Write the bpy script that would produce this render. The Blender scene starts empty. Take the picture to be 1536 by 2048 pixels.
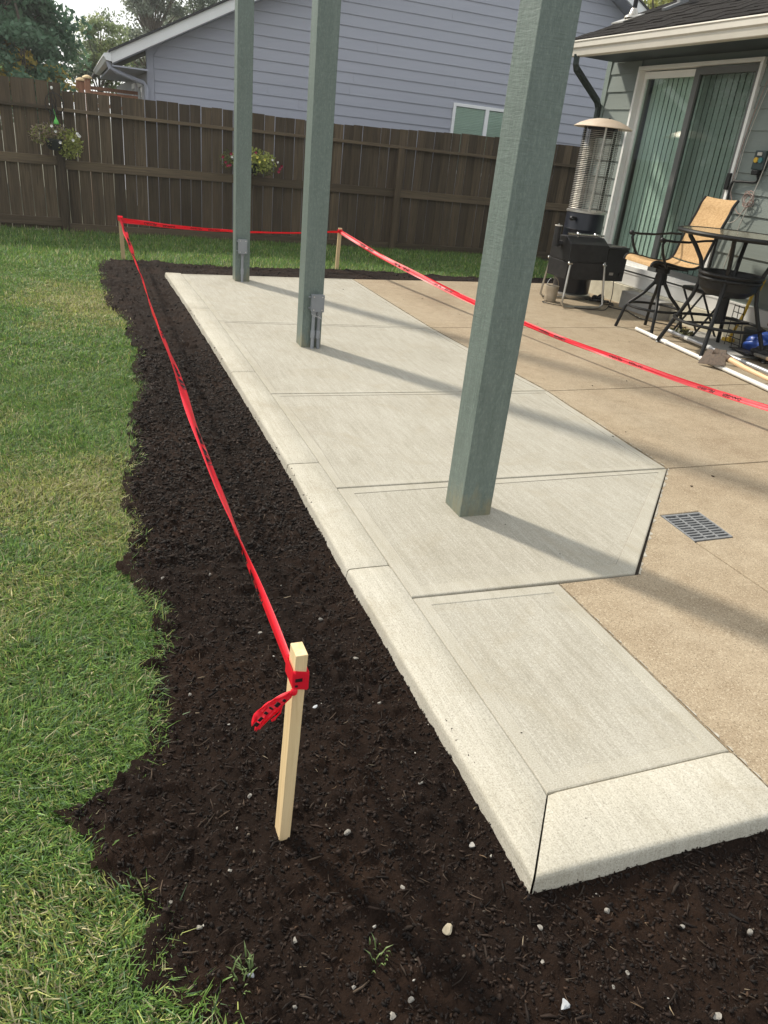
import bpy, bmesh, math, random
import numpy as np
from mathutils import Vector, Matrix, Euler

random.seed(7); RNG = np.random.default_rng(7)
S = bpy.context.scene
COL = S.collection
rad = math.radians

# ------------------------------------------------------------------ camera
yaw, pit, rol = rad(23.42), rad(26.0), rad(6.26)
fwd = Vector((math.sin(yaw)*math.cos(pit), math.cos(yaw)*math.cos(pit), -math.sin(pit)))
rgt = Vector((math.cos(yaw), -math.sin(yaw), 0)); up = rgt.cross(fwd)
r2 = math.cos(rol)*rgt + math.sin(rol)*up; u2 = -math.sin(rol)*rgt + math.cos(rol)*up
cd = bpy.data.cameras.new('camera'); cam = bpy.data.objects.new('camera', cd); COL.objects.link(cam)
cam.matrix_world = Matrix(((r2.x, u2.x, -fwd.x, 0), (r2.y, u2.y, -fwd.y, 0), (r2.z, u2.z, -fwd.z, 1.42), (0, 0, 0, 1)))
cd.sensor_fit = 'HORIZONTAL'; cd.sensor_width = 36; cd.lens = 36*1487/1536
cd.clip_start = 0.05; cd.clip_end = 2000
S.camera = cam

# ------------------------------------------------------------------ light
SUN_EL = rad(42); SUN_AZ = math.atan2(-0.50, 0.866)      # azimuth from +Y towards +X
w = bpy.data.worlds.new('World'); S.world = w; w.use_nodes = True
nt = w.node_tree; nt.nodes.clear()
sky = nt.nodes.new('ShaderNodeTexSky'); sky.sky_type = 'NISHITA'; sky.sun_disc = False
sky.sun_elevation = SUN_EL; sky.sun_rotation = SUN_AZ; sky.air_density = 1.0; sky.dust_density = 2.0; sky.ozone_density = 1.5
tc = nt.nodes.new('ShaderNodeTexCoord'); mp = nt.nodes.new('ShaderNodeMapping'); mp.inputs['Scale'].default_value = (1, 1, 3)
nz = nt.nodes.new('ShaderNodeTexNoise'); nz.inputs['Scale'].default_value = 3.2; nz.inputs['Detail'].default_value = 7; nz.inputs['Roughness'].default_value = .55
cr = nt.nodes.new('ShaderNodeValToRGB'); cr.color_ramp.elements[0].position = .3; cr.color_ramp.elements[0].color = (.72,)*3+(1,); cr.color_ramp.elements[1].position = .62; cr.color_ramp.elements[1].color = (.97,)*3+(1,)
mx = nt.nodes.new('ShaderNodeMix'); mx.data_type = 'RGBA'
mx.inputs['B'].default_value = (6.3, 6.4, 6.3, 1)          # thin high cloud
bg = nt.nodes.new('ShaderNodeBackground'); bg.inputs['Strength'].default_value = 0.15
wo = nt.nodes.new('ShaderNodeOutputWorld')
L = nt.links.new
L(tc.outputs['Generated'], mp.inputs['Vector']); L(mp.outputs['Vector'], nz.inputs['Vector']); L(nz.outputs['Fac'], cr.inputs['Fac'])
L(cr.outputs['Color'], mx.inputs['Factor']); L(sky.outputs['Color'], mx.inputs['A']); L(mx.outputs['Result'], bg.inputs['Color']); L(bg.outputs['Background'], wo.inputs['Surface'])
sd = bpy.data.lights.new('sun', 'SUN'); sd.energy = 3.9; sd.angle = rad(3.6); sd.color = (1, .92, .79)
sun = bpy.data.objects.new('sun', sd); COL.objects.link(sun)
sdir = Vector((math.sin(SUN_AZ)*math.cos(SUN_EL), math.cos(SUN_AZ)*math.cos(SUN_EL), math.sin(SUN_EL)))
sun.rotation_euler = sdir.to_track_quat('Z', 'Y').to_euler(); sun.location = (-6, 12, 14)
S.view_settings.view_transform = 'Standard'; S.view_settings.look = 'None'; S.view_settings.gamma = 1
S.view_settings.use_curve_mapping = False; S.view_settings.exposure = 0.42
S.cycles.use_denoising = True; S.cycles.max_bounces = 8; S.cycles.transparent_max_bounces = 12

# ------------------------------------------------------------------ mesh builder
OFF = {}
class MB:
    def __init__(s): s.v = []; s.f = []; s.m = []
    def add(s, vs, fs, m=0):
        n = len(s.v); s.v += [tuple(p) for p in vs]; s.f += [tuple(i+n for i in f) for f in fs]; s.m += [m]*len(fs); return s
    def box(s, a, b, m=0, rot=None, piv=None):
        x0, y0, z0 = a; x1, y1, z1 = b
        vs = [Vector(p) for p in ((x0,y0,z0),(x1,y0,z0),(x1,y1,z0),(x0,y1,z0),(x0,y0,z1),(x1,y0,z1),(x1,y1,z1),(x0,y1,z1))]
        if rot is not None:
            piv = Vector(piv if piv is not None else ((x0+x1)/2,(y0+y1)/2,(z0+z1)/2))
            q = Euler(rot).to_matrix(); vs = [q@(p-piv)+piv for p in vs]
        return s.add(vs, [(0,3,2,1),(4,5,6,7),(0,1,5,4),(1,2,6,5),(2,3,7,6),(3,0,4,7)], m)
    def bar(s, p, q, w_, h_, m=0, upv=(0,0,1)):
        p = Vector(p); q = Vector(q); d = (q-p).normalized(); u = Vector(upv)
        if abs(d.dot(u)) > .98: u = Vector((0,1,0))
        a = d.cross(u).normalized(); b = a.cross(d)
        vs = [o+a*(sx*w_/2)+b*(sy*h_/2) for o in (p, q) for sx, sy in ((-1,-1),(1,-1),(1,1),(-1,1))]
        return s.add(vs, [(0,1,2,3),(7,6,5,4),(0,4,5,1),(1,5,6,2),(2,6,7,3),(3,7,4,0)], m)
    def prism(s, poly, z0, z1, m=0):
        n = len(poly); vs = [(x,y,z0) for x,y in poly]+[(x,y,z1) for x,y in poly]
        return s.add(vs, [tuple(range(n-1,-1,-1)), tuple(range(n,2*n))]+[(i,(i+1)%n,n+(i+1)%n,n+i) for i in range(n)], m)
    def loft(s, rings, m=0, caps=True):
        n = len(rings[0]); vs = [p for r in rings for p in r]; fs = []
        for k in range(len(rings)-1):
            for i in range(n): fs.append((k*n+i, k*n+(i+1)%n, (k+1)*n+(i+1)%n, (k+1)*n+i))
        if caps: fs += [tuple(range(n-1,-1,-1)), tuple((len(rings)-1)*n+i for i in range(n))]
        return s.add(vs, fs, m)
    def tube(s, pts, r, n=8, m=0, caps=True, closed=False):
        pts = [Vector(p) for p in pts]; k = len(pts); rs = r if isinstance(r, (list,tuple)) else [r]*k
        rings = []; ref = None
        for i in range(k):
            if closed: d = pts[(i+1)%k]-pts[i-1]
            else: d = pts[min(i+1,k-1)]-pts[max(i-1,0)]
            d.normalize()
            if ref is None:
                ref = Vector((0,0,1)) if abs(d.z) < .9 else Vector((1,0,0))
            a = ref-d*ref.dot(d)
            if a.length < 1e-5: a = d.orthogonal()
            a.normalize(); ref = a; b = d.cross(a)
            rings.append([pts[i]+(a*math.cos(t)+b*math.sin(t))*rs[i] for t in [2*math.pi*j/n for j in range(n)]])
        if closed: rings.append(rings[0]); caps = False
        return s.loft(rings, m, caps)
    def lathe(s, prof, c, n=24, m=0, caps=True):
        cx, cy, cz = c
        rings = [[(cx+r*math.cos(2*math.pi*j/n), cy+r*math.sin(2*math.pi*j/n), cz+z) for j in range(n)] for r, z in prof]
        return s.loft(rings, m, caps)
    def ring(s, c, R, r, n=32, k=8, m=0):
        return s.tube([(c[0]+R*math.cos(2*math.pi*i/n), c[1]+R*math.sin(2*math.pi*i/n), c[2]) for i in range(n)], r, k, m, closed=True)
    def sphere(s, c, r, n=10, m=0, sc=(1,1,1)):
        rings = []
        for i in range(1, n//2+2-1):
            t = math.pi*i/(n//2+1-1+1e-9) if False else math.pi*i/(n//2+1)
            rings.append([(c[0]+sc[0]*r*math.sin(t)*math.cos(2*math.pi*j/n), c[1]+sc[1]*r*math.sin(t)*math.sin(2*math.pi*j/n), c[2]-sc[2]*r*math.cos(t)) for j in range(n)])
        return s.loft(rings, m)
    def build(s, name, mat, parent=None, smooth=False, bevel=0, seg=2, origin=None, sharp=40):
        me = bpy.data.meshes.new(name)
        base = Vector((0,0,0))
        arr = np.array(s.v, float)
        if parent is not None: base = OFF[parent.name]
        elif origin is not None: base = Vector(origin)
        else: base = Vector(((arr[:,0].min()+arr[:,0].max())/2, (arr[:,1].min()+arr[:,1].max())/2, arr[:,2].min()))
        me.from_pydata([tuple(p) for p in (arr-np.array(base))], [], s.f)
        mats = mat if isinstance(mat, (list,tuple)) else [mat]
        for m_ in mats: me.materials.append(m_)
        if len(mats) > 1: me.polygons.foreach_set('material_index', s.m)
        if bevel:
            bm = bmesh.new(); bm.from_mesh(me)
            es = [e for e in bm.edges if len(e.link_faces) == 2 and e.calc_face_angle(0) > rad(30)]
            bmesh.ops.bevel(bm, geom=es, offset=bevel, segments=seg, affect='EDGES', profile=.6, clamp_overlap=True)
            bm.to_mesh(me); bm.free()
        bm = bmesh.new(); bm.from_mesh(me); bmesh.ops.recalc_face_normals(bm, faces=bm.faces); bm.to_mesh(me); bm.free()
        if smooth:
            me.polygons.foreach_set('use_smooth', [True]*len(me.polygons))
            try: me.set_sharp_from_angle(angle=rad(sharp))
            except Exception: pass
        o = bpy.data.objects.new(name, me); COL.objects.link(o)
        if parent is not None: o.parent = parent; o.location = (0,0,0); OFF[o.name] = base
        else: o.location = base; OFF[o.name] = base.copy()
        return o

def tag(o, label=None, cat=None, group=None, kind=None):
    if label: o['label'] = label
    if cat: o['category'] = cat
    if group: o['group'] = group
    if kind: o['kind'] = kind
    return o
def empty(name, loc, label=None, cat=None, group=None, kind=None):
    o = bpy.data.objects.new(name, None); COL.objects.link(o); o.location = loc; OFF[o.name] = Vector(loc); o.empty_display_size = .1
    return tag(o, label, cat, group, kind)
def inst(src, parent, loc, rot=None, scale=None, name=None):
    c = src.copy(); COL.objects.link(c); c.parent = parent; c.location = Vector(loc)-OFF[parent.name]
    if rot: c.rotation_euler = rot
    if scale: c.scale = scale
    return c
def mesh_np(name, V, F, mat, col=None, smooth=False):
    """V (n,3), F (m,k) all k-gons, optional per-vertex colour"""
    me = bpy.data.meshes.new(name); n, k = len(F), F.shape[1]
    me.vertices.add(len(V)); me.vertices.foreach_set('co', np.ascontiguousarray(V, dtype=np.float32).ravel())
    me.loops.add(n*k); me.loops.foreach_set('vertex_index', np.ascontiguousarray(F, dtype=np.int32).ravel())
    me.polygons.add(n); me.polygons.foreach_set('loop_start', np.arange(0, n*k, k, dtype=np.int32))
    if smooth: me.polygons.foreach_set('use_smooth', np.ones(n, dtype=bool))
    me.update(calc_edges=True)
    if col is not None:
        at = me.color_attributes.new('tint', 'FLOAT_COLOR', 'POINT')
        c4 = np.ones((len(V), 4), np.float32); c4[:, :3] = col; at.data.foreach_set('color', c4.ravel())
    me.materials.append(mat)
    o = bpy.data.objects.new(name, me); COL.objects.link(o); OFF[o.name] = Vector((0,0,0)); return o

# ------------------------------------------------------------------ noise (numpy)
def vnoise(x, y, seed=0):
    xi = np.floor(x).astype(np.int64); yi = np.floor(y).astype(np.int64); fx = x-xi; fy = y-yi
    fx = fx*fx*(3-2*fx); fy = fy*fy*(3-2*fy)
    def h(a, b):
        n = (a*374761393 + b*668265263 + seed*1442695041) & 0x7fffffff
        n = ((n ^ (n >> 13))*1274126177) & 0x7fffffff
        n = (n ^ (n >> 16)) & 0xffff
        return n/65535.0
    return (h(xi,yi)*(1-fx)+h(xi+1,yi)*fx)*(1-fy)+(h(xi,yi+1)*(1-fx)+h(xi+1,yi+1)*fx)*fy
def fbm(x, y, sc, octv=4, seed=0, gain=.5):
    a = 1.; t = 0; s = 0
    for i in range(octv):
        s = s+a*vnoise(x*sc, y*sc, seed+i*17); t += a; a *= gain; sc *= 2.03
    return s/t
def inpoly(x, y, P):
    c = np.zeros(x.shape, bool); n = len(P); j = n-1
    for i in range(n):
        xi, yi = P[i]; xj, yj = P[j]
        if yi != yj:
            t = ((yi > y) != (yj > y)) & (x < (xj-xi)*(y-yi)/(yj-yi)+xi); c ^= t
        j = i
    return c

# ------------------------------------------------------------------ materials
def mat(name, col, rough=.6, metal=0, **kw):
    m = bpy.data.materials.new(name); m.use_nodes = True; p = m.node_tree.nodes['Principled BSDF']
    p.inputs['Base Color'].default_value = (*col, 1); p.inputs['Roughness'].default_value = rough; p.inputs['Metallic'].default_value = metal
    p.inputs['Specular IOR Level'].default_value = kw.get('spec', .4)
    return m
def nodes(m):
    t = m.node_tree; return t, t.nodes['Principled BSDF'], t.nodes.new, t.links.new
def coords(t, scale=(1,1,1), obj=False, rot=(0,0,0)):
    mp = t.nodes.new('ShaderNodeMapping'); mp.inputs['Scale'].default_value = scale; mp.inputs['Rotation'].default_value = rot
    if obj: c = t.nodes.new('ShaderNodeTexCoord'); t.links.new(c.outputs['Object'], mp.inputs['Vector'])
    else: c = t.nodes.new('ShaderNodeNewGeometry'); t.links.new(c.outputs['Position'], mp.inputs['Vector'])
    return mp.outputs['Vector']
def noise(t, vec, scale, detail=4, rough=.6, dist=0):
    n = t.nodes.new('ShaderNodeTexNoise'); n.inputs['Scale'].default_value = scale; n.inputs['Detail'].default_value = detail
    n.inputs['Roughness'].default_value = rough; n.inputs['Distortion'].default_value = dist
    t.links.new(vec, n.inputs['Vector']); return n.outputs['Fac']
def ramp(t, fac, stops):
    r = t.nodes.new('ShaderNodeValToRGB'); e = r.color_ramp.elements
    while len(e) < len(stops): e.new(.5)
    for el, (p, c) in zip(e, stops): el.position = p; el.color = (*c, 1) if len(c) == 3 else c
    t.links.new(fac, r.inputs['Fac']); return r.outputs['Color']
def mixc(t, fac, a, b, mode='MIX'):
    n = t.nodes.new('ShaderNodeMix'); n.data_type = 'RGBA'; n.blend_type = mode
    for s_, i in ((fac, 'Factor'), (a, 'A'), (b, 'B')):
        if hasattr(s_, 'node'): t.links.new(s_, n.inputs[i])
        elif i == 'Factor': n.inputs[i].default_value = s_
        else: n.inputs[i].default_value = (*s_, 1)
    return n.outputs['Result']
def bump(t, p, hgt, strength=.3, dist=.01, normal=None):
    b = t.nodes.new('ShaderNodeBump'); b.inputs['Strength'].default_value = strength; b.inputs['Distance'].default_value = dist
    t.links.new(hgt, b.inputs['Height'])
    if normal is not None: t.links.new(normal, b.inputs['Normal'])
    t.links.new(b.outputs['Normal'], p.inputs['Normal']); return b.outputs['Normal']
def g(v): return (v, v, v)
def mottled(name, c1, c2, scale=6, rough=.6, metal=0, bs=0, bscale=60, bdist=.003, obj=False, sc3=(1,1,1), speck=None, spec=.4, var=1.0):
    m = mat(name, c1, rough, metal, spec=spec); t, p, N, K = nodes(m)
    v = coords(t, sc3, obj); f = noise(t, v, scale, 5)
    c = ramp(t, f, [(.3, c1), (.7, c2)])
    if speck:
        sp = noise(t, coords(t), speck[0], 2, .5); c = mixc(t, ramp(t, sp, [(speck[1], g(0)), (speck[1]+.08, g(1))]), c, speck[2])
    # one small shift of tone per object, as real boards and panels have
    oi = N('ShaderNodeObjectInfo'); hs = N('ShaderNodeHueSaturation'); mr = N('ShaderNodeMapRange')
    mr.inputs['To Min'].default_value = 1-.14*var; mr.inputs['To Max'].default_value = 1+.12*var
    K(oi.outputs['Random'], mr.inputs['Value']); K(mr.outputs['Result'], hs.inputs['Value']); K(c, hs.inputs['Color']); K(hs.outputs['Color'], p.inputs['Base Color'])
    if bs: bump(t, p, noise(t, coords(t, sc3, obj), bscale, 4), bs, bdist)
    return m

def concrete_new(name, broom, tone=1.0, rotz=0):
    m = mat(name, (.5,.48,.43), .82, spec=.2); t, p, N, K = nodes(m)
    v = coords(t)
    big = noise(t, v, 1.6, 5, .6, .4); c = ramp(t, big, [(.3, (.34*tone,.311*tone,.24*tone)), (.5, (.42*tone,.394*tone,.32*tone)), (.72, (.475*tone,.452*tone,.382*tone))])
    med = noise(t, coords(t, (9,1.4,1), rot=(0,0,rotz)), 3, 5, .65); c = mixc(t, .32, c, ramp(t, med, [(.3, (.27,.255,.21)), (.7, (.52,.50,.45))]))
    sk = noise(t, coords(t, (36,1.1,1), rot=(0,0,rotz)), 2.6, 5, .75); c = mixc(t, .2 if broom else .08, c, ramp(t, sk, [(.32, (.2,.185,.15)), (.5, (.4,.38,.32)), (.68, (.62,.6,.55))]))
    fine = noise(t, v, 230, 3, .7); c = mixc(t, ramp(t, fine, [(.3, g(.8)), (.5, g(0))]), c, (.22,.205,.17)); c = mixc(t, ramp(t, fine, [(.55, g(0)), (.72, g(.5))]), c, (.62,.6,.53))
    st = noise(t, v, 3.1, 5, .65, 1.2); c = mixc(t, ramp(t, st, [(.52, g(0)), (.7, g(.32))]), c, (.27,.235,.165))
    pit_ = noise(t, v, 55, 1, .5); c = mixc(t, ramp(t, pit_, [(.15, g(1)), (.2, g(0))]), c, (.12,.11,.09))
    K(c, p.inputs['Base Color'])
    b1 = noise(t, v, 260, 3, .6)
    if broom:
        br = noise(t, coords(t, (1,.03,1), rot=(0,0,rotz)), 190, 3, .7); n1 = bump(t, p, br, .6, .003)
        bump(t, p, b1, .35, .0012, n1)
    else: bump(t, p, b1, .25, .0012)
    return m
M = {}
M['new_broom'] = concrete_new('new_concrete_broomed', True, .7)
M['new_curb'] = concrete_new('new_concrete_curb', True, 1.02, rad(4))
M['new_trowel'] = concrete_new('new_concrete_trowelled', False, .8)
def concrete_old():
    m = mat('old_concrete', (.36,.29,.2), .85, spec=.2); t, p, N, K = nodes(m); v = coords(t)
    big = noise(t, v, 1.1, 5, .62, .6); c = ramp(t, big, [(.26, (.19,.135,.082)), (.5, (.30,.235,.155)), (.74, (.375,.312,.225))])
    med = noise(t, v, 9, 6, .7); c = mixc(t, .45, c, ramp(t, med, [(.3, (.215,.165,.112)), (.7, (.41,.345,.25))]))
    ag = noise(t, v, 210, 3, .7); c = mixc(t, ramp(t, ag, [(.32, g(.9)), (.5, g(0))]), c, (.13,.098,.062))
    ag2 = noise(t, v, 170, 2, .6); c = mixc(t, ramp(t, ag2, [(.56, g(0)), (.68, g(.7))]), c, (.5,.43,.32))
    dirt = noise(t, coords(t, (1,1,1)), 26, 2, .5); c = mixc(t, ramp(t, dirt, [(.17, g(1)), (.22, g(0))]), c, (.06,.045,.03))
    K(c, p.inputs['Base Color']); bump(t, p, mixc(t, .5, ag, noise(t, v, 140, 3)), .5, .002)
    return m
M['old'] = concrete_old()
M['mortar'] = mottled('mortar_smear', (.52,.49,.42), (.38,.33,.25), 40, .9, bs=.6, bscale=150)
M['joint'] = mat('joint_dirt', (.05,.042,.034), .95)
def soilmat():
    m = mat('dark_soil', (.02,.014,.011), .95, spec=.12); t, p, N, K = nodes(m); v = coords(t)
    a = noise(t, v, 3, 5, .6); c = ramp(t, a, [(.28, (.006,.0034,.0025)), (.5, (.0125,.0069,.0047)), (.72, (.03,.0155,.009))])
    b = noise(t, v, 90, 5, .7); c = mixc(t, .5, c, ramp(t, b, [(.3, (.002,.0013,.001)), (.7, (.021,.0125,.0085))]))
    K(c, p.inputs['Base Color']); bump(t, p, noise(t, v, 180, 4, .7), .8, .006); return m
M['soil'] = soilmat()
def tintmat(name, rough=.6, trans=0, spec=.3):
    m = mat(name, g(.5), rough, spec=spec); t, p, N, K = nodes(m)
    a = N('ShaderNodeAttribute'); a.attribute_name = 'tint'; K(a.outputs['Color'], p.inputs['Base Color'])
    if trans:
        tr = N('ShaderNodeBsdfTranslucent'); K(a.outputs['Color'], tr.inputs['Color']); ms = N('ShaderNodeMixShader'); ms.inputs[0].default_value = trans
        K(p.outputs[0], ms.inputs[1]); K(tr.outputs[0], ms.inputs[2]); K(ms.outputs[0], t.nodes['Material Output'].inputs['Surface'])
    return m
M['grass'] = tintmat('grass_blades', .5, .35, .35)
M['leaf'] = tintmat('tree_leaves', .5, .42, .35)
M['chip'] = tintmat('bark_chips', .8, 0, .25)
M['lawn_dirt'] = mottled('lawn_thatch', (.035,.04,.016), (.06,.055,.026), 30, .95, bs=.5, bscale=200)
M['pebble'] = mottled('pale_stone', (.15,.14,.125), (.33,.31,.275), 60, .8, bs=.4, bscale=200, obj=True)
M['pebble_tan'] = mottled('tan_stone', (.36,.3,.2), (.5,.44,.33), 60, .8, bs=.4, bscale=200, obj=True)
M['pebble_grey'] = mottled('blue_grey_stone', (.3,.32,.34), (.45,.47,.49), 60, .8, bs=.4, bscale=200, obj=True)

def paint_post():
    m = mat('green_post_paint', (.1,.155,.13), .5, spec=.45); t, p, N, K = nodes(m)
    gpos = N('ShaderNodeNewGeometry'); sx = N('ShaderNodeSeparateXYZ'); K(gpos.outputs['Position'], sx.inputs[0])
    v = coords(t, (1,1,.12)); a = noise(t, v, 26, 5, .65); c = ramp(t, a, [(.3, (.1,.131,.117)), (.7, (.132,.168,.151))])
    # bare weathered wood where the paint has worn off at the foot
    n2 = noise(t, coords(t, (1,1,.35)), 22, 4, .7); mr = N('ShaderNodeMapRange'); mr.inputs['From Min'].default_value = .34; mr.inputs['From Max'].default_value = .0
    K(sx.outputs['Z'], mr.inputs['Value']); mu = N('ShaderNodeMath'); mu.operation = 'MULTIPLY'; K(mr.outputs['Result'], mu.inputs[0]); K(n2, mu.inputs[1])
    fz = noise(t, coords(t, (1,1,.45)), 95, 4, .75); c = mixc(t, ramp(t, fz, [(.5, g(0)), (.72, g(.55))]), c, (.2,.255,.225)); c = mixc(t, ramp(t, fz, [(.25, g(.6)), (.42, g(0))]), c, (.05,.075,.062))
    worn = ramp(t, mu.outputs[0], [(.3, g(0)), (.6, g(.8))])
    c = mixc(t, worn, c, (.21,.19,.115)); K(c, p.inputs['Base Color'])
    # rough sawn face: short cross-cut fuzz and long grain
    s1 = noise(t, coords(t, (1,1,.5)), 170, 4, .7); s2 = noise(t, coords(t, (1,1,.04)), 60, 4, .6); s3 = noise(t, coords(t, (.15,.15,1)), 120, 2, .6)
    h = mixc(t, .4, mixc(t, .5, s1, s2), s3); bump(t, p, h, .7, .005)
    return m
M['post'] = paint_post()
M['grey_pvc'] = mottled('grey_pvc', (.2,.215,.235), (.25,.265,.285), 8, .45)
M['screw'] = mat('screw_metal', (.5,.5,.5), .35, 1)
def woodmat(name, c1, c2, rough=.75, grain=40, axis=2, bs=.4):
    m = mat(name, c1, rough, spec=.25); t, p, N, K = nodes(m)
    sc = [1,1,1]; sc[axis] = .045
    oi = N('ShaderNodeObjectInfo'); cv = N('ShaderNodeCombineXYZ'); mm = N('ShaderNodeMath'); mm.operation = 'MULTIPLY'; mm.inputs[1].default_value = 37
    K(oi.outputs['Random'], mm.inputs[0]); K(mm.outputs[0], cv.inputs[0]); K(mm.outputs[0], cv.inputs[1])
    va = N('ShaderNodeVectorMath'); va.operation = 'ADD'; K(coords(t, tuple(sc)), va.inputs[0]); K(cv.outputs[0], va.inputs[1])
    gr = noise(t, va.outputs[0], grain, 6, .62, 1.2); c = ramp(t, gr, [(.28, c1), (.72, c2)])
    bl = noise(t, va.outputs[0], 3.2, 3); c = mixc(t, ramp(t, bl, [(.4, g(0)), (.75, g(.45))]), c, tuple(x*.55 for x in c1))
    hs = N('ShaderNodeHueSaturation'); mr = N('ShaderNodeMapRange'); mr.inputs['To Min'].default_value = .64; mr.inputs['To Max'].default_value = 1.3
    K(oi.outputs['Random'], mr.inputs['Value']); K(mr.outputs['Result'], hs.inputs['Value']); K(c, hs.inputs['Color']); K(hs.outputs['Color'], p.inputs['Base Color'])
    bump(t, p, gr, bs, .003); return m
M['fence'] = woodmat('weathered_cedar', (.040,.029,.019), (.122,.090,.057), .8, 34)
M['fence_rail'] = woodmat('weathered_cedar_rail', (.055,.040,.026), (.142,.106,.068), .8, 34, 0)
M['stake'] = woodmat('raw_pine', (.50,.36,.19), (.68,.53,.32), .7, 30)
M['cedar'] = woodmat('red_cedar', (.27,.13,.075), (.42,.22,.14), .7, 30)
M['handle'] = woodmat('ash_handle', (.55,.36,.2), (.7,.5,.31), .5, 25, 1)
def tapemat():
    m = mat('red_tape_film', (.8,.02,.045), .38, spec=.35); t, p, N, K = nodes(m)
    n_ = noise(t, coords(t), 45, 3); bump(t, p, n_, .25, .004)
    tr = N('ShaderNodeBsdfTranslucent'); tr.inputs['Color'].default_value = (.9,.04,.08,1); ms = N('ShaderNodeMixShader'); ms.inputs[0].default_value = .4
    K(p.outputs[0], ms.inputs[1]); K(tr.outputs[0], ms.inputs[2]); K(ms.outputs[0], t.nodes['Material Output'].inputs['Surface']); return m
M['tape'] = tapemat()
M['ink'] = mat('black_ink', (.012,.008,.009), .5)
M['siding_n'] = mottled('lavender_grey_siding', (.335,.35,.415), (.36,.375,.44), 5, .6, bs=.25, bscale=40, sc3=(.1,1,1), var=.15)
M['trim_w'] = mottled('white_trim_paint', (.74,.75,.77), (.8,.81,.83), 4, .5)
M['shingle_n'] = mottled('dark_shingle', (.03,.031,.034), (.06,.06,.062), 60, .9, bs=.5, bscale=200)
M['siding_h'] = mottled('sage_siding', (.175,.205,.19), (.2,.232,.215), 3, .6, bs=.5, bscale=70, bdist=.004, sc3=(1,.06,1), var=.3)
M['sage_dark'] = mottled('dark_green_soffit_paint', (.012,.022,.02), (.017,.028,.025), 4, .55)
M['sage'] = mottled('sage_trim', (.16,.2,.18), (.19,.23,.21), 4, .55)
M['gutter'] = mottled('almond_gutter', (.5,.47,.41), (.56,.53,.47), 3, .4)
M['vinyl'] = mottled('white_vinyl', (.66,.66,.64), (.72,.72,.7), 3, .35)
M['found'] = mottled('foundation_concrete', (.42,.39,.3), (.55,.52,.42), 9, .9, bs=.4, bscale=40, speck=(60,.72,(.2,.18,.13)))
M['step'] = mottled('grey_step_concrete', (.3,.29,.27), (.36,.35,.33), 12, .9, bs=.4, bscale=120)
M['shingle_h'] = mottled('charcoal_shingle', (.009,.008,.0075), (.028,.025,.023), 70, .95, bs=.8, bscale=260, spec=.08)
M['interior'] = mat('dark_room', (.06,.065,.06), .9)
M['blind'] = mottled('pale_blind', (.6,.64,.6), (.66,.7,.66), 3, .6, var=.25)
M['screen'] = mat('door_grey_frame', (.12,.125,.12), .5)
def glassmat(name, tint=(.75,.86,.82), refl=.1):
    m = bpy.data.materials.new(name); m.use_nodes = True; t = m.node_tree; t.nodes.clear()
    o = t.nodes.new('ShaderNodeOutputMaterial'); tr = t.nodes.new('ShaderNodeBsdfTransparent'); tr.inputs[0].default_value = (*tint, 1)
    gl = t.nodes.new('ShaderNodeBsdfGlossy'); gl.inputs['Roughness'].default_value = .01
    lf = t.nodes.new('ShaderNodeLayerWeight'); lf.inputs['Blend'].default_value = .5; lw = t.nodes.new('ShaderNodeMath'); lw.operation = 'POWER'; lw.inputs[1].default_value = 3.5; t.links.new(lf.outputs['Facing'], lw.inputs[0]); ad = t.nodes.new('ShaderNodeMath'); ad.operation = 'ADD'; ad.inputs[1].default_value = refl; ad.use_clamp = True
    ms = t.nodes.new('ShaderNodeMixShader'); K = t.links.new
    K(lw.outputs[0], ad.inputs[0]); K(ad.outputs[0], ms.inputs[0]); K(tr.outputs[0], ms.inputs[1]); K(gl.outputs[0], ms.inputs[2]); K(ms.outputs[0], o.inputs[0]); return m
M['glass'] = glassmat('window_glass', (.9,.97,.94), .06); M['glass_screen'] = glassmat('screened_glass', (.72,.77,.75), .0); M['table_glass'] = mottled('bronze_glass', (.15,.135,.09), (.2,.18,.125), 6, .12, spec=.6)
M['black'] = mottled('black_metal', (.006,.006,.006), (.011,.011,.011), 20, .42, spec=.3)
M['black_rough'] = mottled('smoked_black_steel', (.009,.009,.01), (.022,.021,.021), 14, .5, bs=.2, bscale=90)
M['navy'] = mottled('black_tank', (.006,.008,.014), (.01,.012,.02), 10, .35)
M['steel'] = mottled('dull_steel', (.42,.4,.36), (.52,.5,.46), 20, .35, .85)
M['chrome'] = mat('bright_metal', (.7,.7,.68), .2, 1)
M['hood'] = mottled('tan_hood', (.55,.44,.33), (.62,.51,.4), 12, .4, .2)
M['sling'] = None
def slingmat():
    m = mat('tan_sling_weave', (.4,.25,.11), .8, spec=.2); t, p, N, K = nodes(m)
    a = noise(t, coords(t, (1,.1,1)), 190, 2); b = noise(t, coords(t, (.12,1,.12)), 190, 2)
    c = mixc(t, .5, ramp(t, a, [(.3, (.30,.17,.07)), (.7, (.62,.44,.24))]), ramp(t, b, [(.3, (.27,.15,.06)), (.7, (.58,.40,.21))]))
    K(c, p.inputs['Base Color']); bump(t, p, a, .3, .002); return m
M['sling'] = slingmat()
M['pipe_w'] = mottled('white_pipe', (.72,.71,.67), (.8,.79,.75), 12, .4)
M['pipe_g'] = mottled('galvanised_pole', (.42,.43,.45), (.58,.59,.61), 14, .35, .4)
M['rust'] = mottled('rusty_iron', (.06,.045,.035), (.12,.085,.06), 50, .75, bs=.4, bscale=150)
M['blue'] = mottled('blue_plastic', (.012,.04,.22), (.035,.1,.4), 20, .35)
M['lblue'] = mottled('pale_blue_plastic', (.2,.4,.7), (.27,.47,.77), 5, .4)
M['yellow'] = mottled('yellow_plastic', (.55,.34,.02), (.65,.42,.04), 5, .45)
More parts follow.
